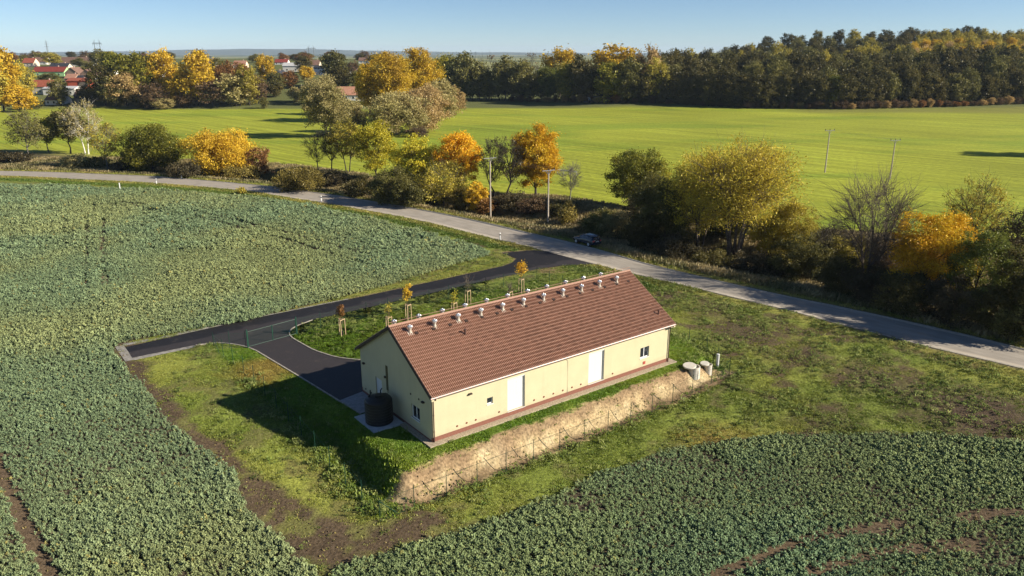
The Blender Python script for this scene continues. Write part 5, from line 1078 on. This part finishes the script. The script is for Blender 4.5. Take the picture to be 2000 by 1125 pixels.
scatter('verge_grass', np.stack([x, y, terr(x, y) - .03], 1), np.stack([sc * 1.5, sc * 1.5, sc], 1), np.stack([np.zeros(N), np.zeros(N), R_.uniform(0, 6.28, N)], 1), tint, [(grass_tuft(50 + s, 14, (.14, .4), .026, .16), LEAF_INST) for s in range(5)], label='dry rough grass on the road verges and in the ditch', cat='grass')

# ---- clods, stones and fallen leaves on the bare soil and the bank
x, y = cand(60000, -45, 60, 32, 100); n2 = fbm(x, y, 2.2, 2, 4); s_, t_ = st(x, y); cf = np.maximum.reduce([sst(1.0, .3, dline(l, x, y)) for l in TRAM + TRAM_F]); den = np.maximum.reduce([soilmask(x, y) * .9, bankmask(x, y) * .9, cf * .8, .25 * (s_ > 30) * sst(.5, .6, n2)])
k = (R_.random(len(x)) < den) & free(x, y); x, y = x[k], y[k]; N = len(x); print('clods', N); bk = bankmask(x, y)[:, None]
r0_ = R_.random(N)[:, None]; tint = (np.array([[.10, .072, .045]]) * (.6 + .9 * r0_)) * (1 - bk) + (np.array([[.33, .24, .13]]) * (.55 + .8 * r0_)) * bk; lf = (R_.random(N) < .22)[:, None]; tint = np.where(lf, np.array([[.3, .24, .09]]), tint)
def clod(seed):
    b_ = bmesh.new(); bmesh.ops.create_icosphere(b_, subdivisions=1, radius=.06); r = random.Random(seed)
    for v in b_.verts: v.co *= r.uniform(.6, 1.25); v.co.z *= .65
    m_ = bpy.data.meshes.new('clod'); b_.to_mesh(m_); b_.free(); return m_
sc = .35 + 1.1 * R_.random(N) ** 2.5
gzz = terr(x, y); scatter('soil_clods', np.stack([x, y, gzz + .01], 1), np.stack([sc, sc, sc], 1), R_.uniform(0, 6.28, (N, 3)), tint, [(clod(s), LEAF_INST) for s in range(4)], label='clods stones and fallen leaves on the bare soil', cat='soil')
# ================================================================ SAPLINGS
M_WOOD = mat('pale_stake_wood', (0.50, 0.37, 0.22), .8, .15, 6)
def stake_frame(q, label):
    e = empty('stake_frame', (q[0], q[1], float(terr(*q)))); tag(e, label, 'stakes', 'wooden stake frames'); 
    for a in (.5, 2.6, 4.7): MB().tube([(math.cos(a) * .36, math.sin(a) * .36, -.3), (math.cos(a) * .33, math.sin(a) * .33, 1.75)], .04, 7).build('stake', M_WOOD, e)
    pts = [(math.cos(a) * .34, math.sin(a) * .34) for a in (.5, 2.6, 4.7)]
    for i in range(3):
        a, b = pts[i], pts[(i + 1) % 3]; MB().tube([(a[0], a[1], 1.68), (b[0], b[1], 1.68)], .035, 6).build('rail', M_WOOD, e)
    return e
SAP = [(4.35, 24.3, 'first sapling by the gate, thin and nearly bare', 'russet', .35), (8.4, 22.05, 'sapling half hidden behind the ridge end, with few pale leaves', 'yolive', .3), (11.9, 24.3, 'slim sapling with a narrow golden crown', 'gold', .42), (16.1, 21.9, 'small yellow sapling behind the middle of the ridge', 'yellow', .25), (19.67, 24.6, 'leafless sapling near the driveway', 'russet', .1), (23.2, 21.5, 'low leafless sapling just behind the ridge', 'russet', .08), (27.15, 24.5, 'bright orange sapling, the fullest of the row', 'orange', .6)]
for i, (s_, t_, lab, pal, rr_) in enumerate(SAP):
    q = xy(s_, t_); stake_frame(q, 'pale wooden three-legged stake frame round the ' + lab.split(',')[0])
    e = empty('sapling', (q[0], q[1], float(terr(*q)))); tag(e, lab, 'sapling', 'staked saplings'); bare_ = rr_ < .2
    hs = (3.4, 3.3, 4.0, 3.0, 3.4, 2.6, 4.1)[i]; wo, le = grow(900 + i, hs, max(.3, rr_), pal, cb=.5, K=6, M=5, n=26 if rr_ > .3 else 6, leaf=.075, clump=.14, trunk=.03, bare=1.0 if bare_ else 0, twigs=2 if bare_ else 0)
    link('trunk', wo, BARK, e)
    if le: link('crown', le, LEAF, e)
    MB().lathe([(.13, 0), (.12, .45)], 8).build('trunk_guard', M_BLK, e)

# ================================================================ POLES, POSTS, WIRES
M_CON = mat('pole_concrete', (0.42, 0.36, 0.29), .85, .15, 3); M_INS = mat('insulator', (0.05, 0.03, 0.025), .3); M_STEEL = mat('galvanised', (0.25, 0.25, 0.24), .5, .1, metal=.5)
def pole(px, by, ty, label, yaw=0.0, vee=True):
    pos = P(px, by); h = ztop(pos, px + (px - 1000) * .015, ty) - pos[2]; e = empty('utility_pole', pos, yaw); tag(e, label, 'pole', 'power line poles')
    MB().tube([(0, 0, -.5), (0, 0, h - .9)], [.17, .11], 12).build('shaft', M_CON, e); a = MB()
    if vee: a.tube([(0, 0, h - 1.2), (-.6, 0, h - .35)], .045, 6); a.tube([(0, 0, h - 1.2), (.6, 0, h - .35)], .045, 6)
    a.tube([(0, 0, h - 1.0), (0, 0, h - .3)], .07, 8); a.box(-1.3, 1.3, -.06, .06, h - .4, h - .28); a.build('crossarm', M_STEEL, e); tips = []
    for x in (-1.2, 0, 1.2): MB().lathe([(.05, 0), (.09, .06), (.05, .1), (.09, .16), (.05, .2), (.08, .27), (.03, .32)], 10, (x, 0, h - .28)).build('insulator', M_INS, e); tips.append(Vector(pos) + Matrix.Rotation(yaw, 3, 'Z') @ Vector((x, 0, h + .03)))
    return e, tips
p1, t1 = pole(958, 429, 305, 'concrete power pole by the reddish shrub at the roadside', .55)
p2, t2 = pole(1070, 438, 329, 'concrete power pole before the brilliant orange maple', .55)
p3, t3 = pole(1611, 337, 252, 'concrete power pole standing alone in the meadow, nearer to the willow', .25)
p4, t4 = pole(1738, 349, 271, 'concrete power pole in the meadow behind the large leafless tree', .25)
def wire(a, b, sag, label):
    pts = [a.lerp(b, k / 10) - Vector((0, 0, sag * 4 * (k / 10) * (1 - k / 10))) for k in range(11)]; o = MB().tube(pts, .012, 4, False).build('power_wire', M_STEEL); tag(o, label, 'wire', 'power wires')
far1 = [v + (v - t2[i]) * 3.2 for i, v in enumerate(t1)]
for i in range(3): wire(t1[i], t2[i], .25, 'thin power wire strung between the two roadside poles'); wire(t3[i], t4[i], .4, 'thin power wire strung between the two meadow poles')
M_BAND = mat('black_band', (0.03, 0.03, 0.03), .6)
for (px, by, lab) in ((977, 469, 'white marker post by the driveway junction'), (628, 394, 'white marker post on the near verge of the bend'), (306, 359, 'white marker post on the near verge before the dense green tree'), (355, 349, 'white marker post on the far side of the road'), (235, 372, 'slim white stake standing at the rape field edge')):
    pos = P(px, by); e = empty('delineator_post', pos, .6); tag(e, lab, 'post', 'white roadside posts'); hh = 1.05 if px != 235 else 1.5
    MB().add([(-.1, -.05, -.2), (.1, -.05, -.2), (.1, .05, -.2), (-.1, .05, -.2), (-.09, -.04, hh), (.09, -.04, hh), (.09, .04, hh + .08), (-.09, .04, hh + .08)], [(4, 5, 6, 7), (0, 1, 5, 4), (1, 2, 6, 5), (2, 3, 7, 6), (3, 0, 4, 7)]).build('body', M_WHITE, e)
    if px != 235: MB().box(-.1, .1, -.053, .053, hh - .32, hh - .12).build('band', M_BAND, e)
# white rail lying at the meadow edge
a, b = P(1089, 338), P(1126, 342); e = empty('white_railing', a); tag(e, 'low white railing glimpsed behind the small bare tree', 'railing'); d = b - a
for q in (0, .33, .66, 1): v = d * q; MB().box(v[0] - .08, v[0] + .08, v[1] - .08, v[1] + .08, v[2] - .2, v[2] + .75).build('railing_post', M_WHITE, e)
MB().tube([(0, 0, .75), tuple(d + np.array([0, 0, .75]))], .14, 8).build('rail', M_WHITE, e)

# ================================================================ CAR
def make_car(a, b):
    rear, front = P(*a), P(*b); d = front - rear; yaw = math.atan2(d[1], d[0]); wb = 2.62
    nv = np.array([-math.sin(yaw), math.cos(yaw)]); side = -1 if (nv @ np.array([0, -1.])) < 0 else 1
    mid = (rear + front) / 2; ctr = mid[:2] - nv * .78 * (1 if nv @ (np.array([0, 0]) - mid[:2]) > 0 else -1)
    e = empty('parked_car', (ctr[0], ctr[1], .05), yaw); tag(e, 'dark blue estate car parked on the far side of the road', 'car')
    paint = mat('dark_blue_paint', (0.012, 0.022, 0.04), .22, .1, spec=.6); rub = mat('tyre_rubber', (0.02, 0.02, 0.02), .9); rim = mat('alloy', (0.62, 0.62, 0.62), .35, .05, metal=.6); rl = mat('tail_lamp', (0.5, 0.06, 0.05), .25)
    S = [(-2.22, .62, .55, .95, .95, .70), (-2.15, .82, .32, .98, 1.12, .66), (-1.9, .88, .28, 1.0, 1.48, .64), (-1.2, .9, .27, 1.0, 1.56, .66), (-.3, .9, .27, .99, 1.58, .67), (.35, .9, .27, .97, 1.5, .66), (.95, .9, .27, .95, 1.06, .72), (1.6, .88, .28, .90, .94, .7), (2.05, .8, .32, .78, .8, .6), (2.22, .6, .45, .66, .68, .5)]
    V = []; F = []; n_ = 12
    for (x, wd, z0, zb_, zt, wt) in S:
        half = [(wd * .85, z0), (wd, z0 + .18), (wd, (z0 + zb_) / 2 + .05), (wd * .97, zb_), (wt, max(zt - .05, zb_ + .005)), (wt * .6, zt)]
        V += [(x, y, z) for (y, z) in half] + [(x, -y, z) for (y, z) in reversed(half)]
    for i in range(len(S) - 1):
        for k in range(n_): F.append((i * n_ + k, (i + 1) * n_ + k, (i + 1) * n_ + (k + 1) % n_, i * n_ + (k + 1) % n_))
    F += [tuple(range(n_)), tuple(range(len(S) * n_ - 1, (len(S) - 1) * n_ - 1, -1))]
    bm = MB().add(V, F); body = bm.build('body', paint, e, True)
    def sidep(i0, i1, q0=.12, q1=.88):
        out = []
        for i in (i0, i1):
            (x, wd, z0, zb_, zt, wt) = S[i]; A_ = np.array([x, wd * .97, zb_]); B_ = np.array([x, wt, max(zt - .05, zb_ + .005)]); out += [A_ * (1 - q0) + B_ * q0, A_ * (1 - q1) + B_ * q1]
        return out
    for (i0, i1) in ((2, 3), (3, 4), (4, 5), (5, 6)):
        a0, a1, b0, b1 = sidep(i0, i1)
        for sg in (1, -1):
            q = [(v[0], (v[1] + .012) * sg, v[2]) for v in (a0, b0, b1, a1)]
            cx = sum(v[0] for v in q) / 4; q = [(cx + (v[0] - cx) * .93, v[1], v[2]) for v in q]; MB().add(q, [(0, 1, 2, 3) if sg < 0 else (3, 2, 1, 0)]).build('window', M_GLASS, e)
    MB().add([(-2.17, -.6, 1.08), (-2.17, .6, 1.08), (-1.94, .56, 1.43), (-1.94, -.56, 1.43)], [(3, 2, 1, 0)]).build('rear_window', M_GLASS, e)
    MB().add([(.92, -.62, 1.11), (.92, .62, 1.11), (.4, .56, 1.475), (.4, -.56, 1.475)], [(0, 1, 2, 3)]).build('windscreen', M_GLASS, e)
    for sg in (1, -1):
        for x in (-wb / 2, wb / 2):
            w_ = MB().tube([(x, sg * .73, .33), (x, sg * .915, .33)], .335, 22).build('wheel', rub, e); MB().tube([(x, sg * .9, .33), (x, sg * .925, .33)], .215, 16).build('rim', rim, w_)
        MB().box(-2.25, -2.1, sg * .68 - .13, sg * .68 + .13, .78, .98).build('tail_light', rl, e); MB().box(2.02, 2.17, sg * .55 - .14, sg * .55 + .14, .6, .73).build('headlight', M_WHITE, e)
        MB().box(.62, .78, sg * .97 - .07, sg * .97 + .07, .98, 1.1).build('mirror', paint, e); MB().tube([(-1.8, sg * .6, 1.54), (.2, sg * .6, 1.6)], .025, 6).build('roof_rail', M_STEEL, e)
    MB().box(-2.26, -2.2, -.26, .26, .72, .84).build('number_plate', M_WHITE, e); MB().box(-2.28, -2.12, -.8, .8, .36, .56).build('bumper', paint, e)
    return e
make_car((1149, 481.6), (1127, 475.4))
# ================================================================ TRACTOR far off at the wood
pos = P(1153, 201); e = empty('tractor', pos, .1); tag(e, 'tiny dark tractor at the far edge of the meadow', 'tractor'); tp = mat('tractor_dark', (0.03, 0.035, 0.045), .5); e.scale = (1.15, 1.15, 1.15)
MB().box(-.2, 1.7, -.4, .4, .75, 1.45).build('bonnet', tp, e); cb_ = MB().add([(-1.3, -.75, 1.0), (-.1, -.75, 1.0), (-.1, .75, 1.0), (-1.3, .75, 1.0), (-1.15, -.62, 2.5), (-.35, -.62, 2.5), (-.35, .62, 2.5), (-1.15, .62, 2.5)], [(4, 5, 6, 7), (0, 1, 5, 4), (1, 2, 6, 5), (2, 3, 7, 6), (3, 0, 4, 7)]).build('cab', M_GLASS, e); MB().box(-1.25, -.25, -.7, .7, 2.5, 2.62).build('cab_roof', M_WHITE, e)
for sg in (-1, 1):
    MB().tube([(-.9, sg * .65, .8), (-.9, sg * 1.05, .8)], .8, 18).build('wheel', MATS['tyre_rubber'], e); MB().tube([(1.3, sg * .65, .5), (1.3, sg * .95, .5)], .5, 16).build('wheel', MATS['tyre_rubber'], e)
MB().box(-3.0, -1.7, -1.2, 1.2, .35, .9).build('implement', tp, e)

# ================================================================ VILLAGE
RC = dict(red=(.2, .036, .026), orange=(.27, .075, .042), brown=(.17, .10, .075), dark=(.03, .032, .042), pink=(.33, .17, .115), grey=(.42, .42, .42), brick=(.40, .2, .13))
WC = dict(white=(.72, .69, .63), cream=(.62, .53, .40), green=(.38, .62, .30), grey=(.30, .28, .25), brown=(.28, .2, .15), red=(.5, .11, .06), blue=(.10, .14, .21))
def house(x0, x1, roof_y, eave_y, base_y, rc, wc, label, gable=False, nwin=3, dep=9.0, chim=True, yaw=0.0, pos=None):
    cx = (x0 + x1) / 2; pos = P(cx, base_y) if pos is None else pos; m = pxm(pos); Wd = (x1 - x0) * m; z = pos[2]; zr = ztop(pos, cx, roof_y) - z; ze = ztop(pos, cx, eave_y) - z
    e = empty('village_house', (pos[0], pos[1], z - .3), yaw); tag(e, label, 'house', 'village houses'); wm_ = mat('house_wall_' + wc, WC[wc], .9, .08, 1.5); rm_ = mat('house_roof_' + rc, RC[rc], .85, .18, 1.2, .4, 6)
    D = dep; ov = .3; ze = max(ze, 1.6); zr = max(zr, ze + 1.0); hw = Wd / 2 - ov; w_ = MB(); r_ = MB()
    if not gable:
        w_.box(-hw, hw, 0, D, -3, ze); w_.add([(-hw, 0, ze), (-hw, D, ze), (-hw, D / 2, zr - .1)], [(2, 1, 0)]); w_.add([(hw, 0, ze), (hw, D, ze), (hw, D / 2, zr - .1)], [(0, 1, 2)]); X = Wd / 2
        for (ya, yb) in ((-ov, D / 2), (D + ov, D / 2)): zz = ze - ov * (zr - ze) / (D / 2); r_.add([(-X, ya, zz), (X, ya, zz), (X, yb, zr), (-X, yb, zr), (-X, ya, zz + .16), (X, ya, zz + .16), (X, yb, zr + .16), (-X, yb, zr + .16)], [(4, 5, 6, 7), (3, 2, 1, 0), (0, 1, 5, 4), (1, 2, 6, 5), (3, 0, 4, 7)])
    else:
        w_.box(-hw, hw, 0, D * 1.4, -3, ze); w_.add([(-hw, 0, ze), (hw, 0, ze), (0, 0, zr - .1)], [(0, 1, 2)]); w_.add([(-hw, D * 1.4, ze), (hw, D * 1.4, ze), (0, D * 1.4, zr - .1)], [(2, 1, 0)]); Y0, Y1 = -ov, D * 1.4 + ov
        for sg in (-1, 1): X = (hw + ov) * sg; zz = ze - ov * (zr - ze) / hw; r_.add([(X, Y0, zz), (X, Y1, zz), (0, Y1, zr), (0, Y0, zr), (X, Y0, zz + .16), (X, Y1, zz + .16), (0, Y1, zr + .16), (0, Y0, zr + .16)], [(4, 5, 6, 7), (3, 2, 1, 0), (0, 1, 5, 4), (0, 4, 7, 3), (1, 2, 6, 5)])
    w_.build('wall', wm_, e); ro = r_.build('roof', rm_, e)
    if chim: c0 = (0.0, D * .5) if gable else (Wd * .22, D * .55); MB().box(c0[0] - .3, c0[0] + .3, c0[1] - .3, c0[1] + .3, zr - .8, zr + .9).build('chimney', mat('chimney_brick', (.5, .34, .28), .9), ro)
    for k in range(nwin):
        x = (k + .5) / nwin * 2 * hw - hw; wz = min(1.1, ze * .35); f = MB().box(x - .55, x + .55, -.05, -.002, wz, min(wz + 1.25, ze - .2)).build('window', M_FRAME, e); MB().box(x - .45, x + .45, -.07, -.052, wz + .1, min(wz + 1.15, ze - .3)).build('pane', M_GLASS, f)
    return e
house(64, 127, 130, 139, 149, 'red', 'green', 'light green house with a long bright red roof')
house(96, 133, 123, 131, 141, 'dark', 'cream', 'house with a black roof behind the light green house')
house(127, 154, 131, 142, 153, 'brown', 'brown', 'tan gabled house beside the light green house', True)
house(126, 147, 144, 152, 160, 'pink', 'brown', 'low pinkish roofed shed below the tan gable')
house(154, 186, 135, 147, 158, 'brown', 'brown', 'brown gabled house below the brick roof', True)
house(147, 184, 147, 155, 163, 'dark', 'white', 'white house with a dark flat-pitched roof')
house(170, 220, 129, 138, 147, 'brick', 'white', 'white walled house with a long brick coloured roof')
house(118, 184, 111, 122, 129, 'brown', 'white', 'long brown roofed house on the village skyline')
house(64, 92, 111, 120, 126, 'brown', 'white', 'brown roofed house near the huge yellow tree')
house(44, 67, 113, 122, 130, 'orange', 'cream', 'cream house with an orange roof near the huge yellow tree')
house(53, 106, 156, 168, 184, 'orange', 'cream', 'wide house with an orange red roof above the white walls')
house(84, 148, 168, 172, 186, 'grey', 'white', 'long low white building with a grey roof edge', chim=False, nwin=4)
rh = house(131, 171, 152, 157, 175, 'orange', 'red', 'red house front with large dark windows', nwin=0)
f_ = MB().box(.8, 6.6, -.08, -.003, 2.1, 4.4).build('window', M_GLASS, rh)
house(88, 124, 184, 194, 205, 'brown', 'white', 'low white cottage with a brown roof at the meadow edge')
house(148, 175, 177, 190, 201, 'dark', 'grey', 'grey shed with a dark blue roof at the meadow edge', nwin=1)
house(144, 215, 174, 186, 196, 'brown', 'brown', 'long dull brown barn behind the dark blue roofed shed', chim=False)
house(300, 318, 124, 134, 150, 'pink', 'white', 'white house glimpsed behind the golden village trees', nwin=2)
house(552, 587, 122, 128, 140, 'grey', 'white', 'large white barn with a pale grey roof', chim=False, nwin=2)
house(536, 562, 115, 121, 126, 'red', 'white', 'house with a dark red roof on the skyline by the orange tree')
house(534, 554, 137, 148, 158, 'dark', 'white', 'white gabled cottage with a dark roof below the white barn', True, 1)
house(508, 524, 122, 131, 140, 'dark', 'white', 'small white gabled house beside the orange tree', True, 1)
house(604, 624, 117, 126, 136, 'brown', 'cream', 'brown roofed house behind the blue walled house')
house(613, 636, 128, 131, 147, 'dark', 'blue', 'blue walled house below the brown roofed one', nwin=1)
house(677, 699, 129, 140, 148, 'brown', 'white', 'white gabled house with a brown roof on the grassy slope', True, 2)
house(655, 712, 169, 184, 196, 'brick', 'white', 'long farmhouse with an orange tiled roof beside the golden poplars', nwin=4)
house(455, 480, 118, 126, 134, 'pink', 'cream', 'pink roofed house on the skyline above the cream tree')
house(395, 420, 114, 122, 130, 'brown', 'white', 'brown roofed house on the skyline behind the orange gold tree')
house(700, 722, 112, 118, 124, 'brown', 'white', 'small far house on the skyline behind the golden poplar', nwin=2)
p5 = P(590, 186); pp = MB().tube([(0, 0, -.5), (0, 0, 6)], .12, 8).build('wooden_pole', M_CON); pp.location = p5; tag(pp, 'pale pole standing in the grassy orchard', 'pole')

# ================================================================ PYLONS
M_PYL = mat('pylon_steel', (0.16, 0.18, 0.2), .6, .05)
def portal(px, by, ty, wpx, label):
    pos = P(px, by); d = 1250.0; x = (px - 1000) / FPX * d * 1.0; pos = np.array([x * .97, d, float(terr(x * .97, d))]); m = pxm(pos); zt = ztop(pos, px, ty); h = zt - pos[2]; w2 = wpx * m / 2
    e = empty('power_pylon', pos); tag(e, label, 'pylon', 'high voltage pylons'); px_ = w2 * .55
    for sg in (-1, 1):
        l = MB(); 
        for o_ in (-.5, .5): l.tube([(sg * px_ + o_, 0, 0), (sg * px_ + o_ * .5, 0, h * .8)], .22, 5)
        for k in range(8): z0, z1 = h * .1 * k, h * .1 * (k + 1); l.tube([(sg * px_ - .45, 0, z0), (sg * px_ + .45, 0, z1)], .1, 4)
        l.build('leg', M_PYL, e); MB().tube([(sg * px_, 0, h * .8), (sg * px_ * .72, 0, h)], .2, 5).build('horn', M_PYL, e); MB().tube([(sg * px_, 0, h * .8), (sg * px_ * 1.25, 0, h * .95)], .2, 5).build('horn', M_PYL, e)
    a = MB(); a.box(-w2, w2, -.3, .3, h * .78, h * .80); a.box(-w2 * .9, w2 * .9, -.3, .3, h * .83, h * .845)
    for k in range(10): x0 = -w2 * .9 + k * w2 * .18; a.tube([(x0, 0, h * .79), (x0 + w2 * .09, 0, h * .84), (x0 + w2 * .18, 0, h * .79)], .1, 4)
    a.build('crossarm', M_PYL, e)
    for sg in (-1, 0, 1): MB().tube([(sg * w2 * .92, 0, h * .78), (sg * w2 * .92, 0, h * .7)], .16, 5).build('insulator', M_PYL, e)
portal(204, 112, 77, 19, 'portal pylon above the village skyline'); portal(614, 118, 89, 18, 'portal pylon before the distant blue hills')
def lattice(px, by, ty, label, d=1350.0):
    x = (px - 1000) / FPX * d * .97; pos = np.array([x, d, float(terr(x, d))]); h = ztop(pos, px, ty) - pos[2]; e = empty('power_pylon', pos); tag(e, label, 'pylon', 'high voltage pylons'); l = MB()
    for (sx_, sy_) in ((-1, -1), (1, -1), (1, 1), (-1, 1)): l.tube([(sx_ * 2.2, sy_ * 2.2, 0), (sx_ * .5, sy_ * .5, h * .7), (0, 0, h)], .16, 5)
    for k in range(8):
        z0, z1 = h * .11 * k, h * .11 * (k + 1); w0, w1 = max(.3, 2.2 - 1.7 * z0 / (h * .7)), max(.3, 2.2 - 1.7 * z1 / (h * .7)); l.tube([(-w0, 0, z0), (w1, 0, z1)], .1, 4); l.tube([(w0, 0, z0), (-w1, 0, z1)], .1, 4)
    l.build('mast', M_PYL, e)
    for z, w_ in ((.68, 4.2), (.8, 3.4), (.9, 2.6)): MB().box(-w_, w_, -.2, .2, h * z, h * z + .35).build('crossarm', M_PYL, e)
lattice(107, 110, 78, 'slim lattice pylon above the brown roofed houses'); lattice(405, 110, 93, 'small lattice pylon beyond the orange gold tree', 1700.0); lattice(930, 110, 100, 'faint lattice pylon above the forest edge', 2000.0)

# ================================================================ DISTANT HILLS AND WOODS
def ridge(name, d, px0, px1, prof, thick, col):
    V = []; F = []; pxs = np.linspace(px0, px1, 90); rows = [(0, 0.0), (.3, .55), (.55, .9), (.75, 1.0), (1.2, .5), (1.8, -.05)]
    for q in pxs:
        py = np.interp(q, [p_[0] for p_ in prof], [p_[1] for p_ in prof]) + (vnoise(q / 35, 3.3) - .5) * 1.6
        for (u, hh) in rows:
            dd = d + thick * (u - .75); x = (q - 1000) / FPX * dd * .985; zt = (103 - py) / FPX * d * 1.0 + H
            V.append((x, dd, -6 + (zt + 6) * hh))
    nr_ = len(rows)
    for i in range(len(pxs) - 1):
        for k in range(nr_ - 1): F.append((i * nr_ + k, (i + 1) * nr_ + k, (i + 1) * nr_ + k + 1, i * nr_ + k + 1))
    tag(link(name, pmesh(name, V, F, True), mat('hill_woods', col, .95, .3, .004)), kind='structure')
ridge('hills', 11500, -700, 1500, [(-700, 100), (0, 104), (260, 101), (420, 97), (540, 96.5), (640, 97), (720, 99), (900, 102), (1200, 104), (1500, 106)], 2500, (.06, .075, .04))
ridge('hills', 6500, -700, 1500, [(-700, 108), (300, 108), (540, 108), (590, 106), (660, 107), (690, 105.5), (740, 108), (1000, 109), (1500, 109)], 900, (.05, .06, .035))
# ---------------------------------------------------------------- air
hz = MB().box(-16000, 16000, -500, 15500, -12, 125).build('haze', None); hm = bpy.data.materials.new('haze'); hm.use_nodes = True; n = hm.node_tree; n.nodes.clear(); out = n.nodes.new('ShaderNodeOutputMaterial'); pv_ = n.nodes.new('ShaderNodeVolumePrincipled')
pv_.inputs['Color'].default_value = (.62, .78, 1.0, 1); pv_.inputs['Density'].default_value = .00005; pv_.inputs['Anisotropy'].default_value = 0.0; n.links.new(pv_.outputs[0], out.inputs['Volume']); hz.data.materials.append(hm); tag(hz, kind='stuff')
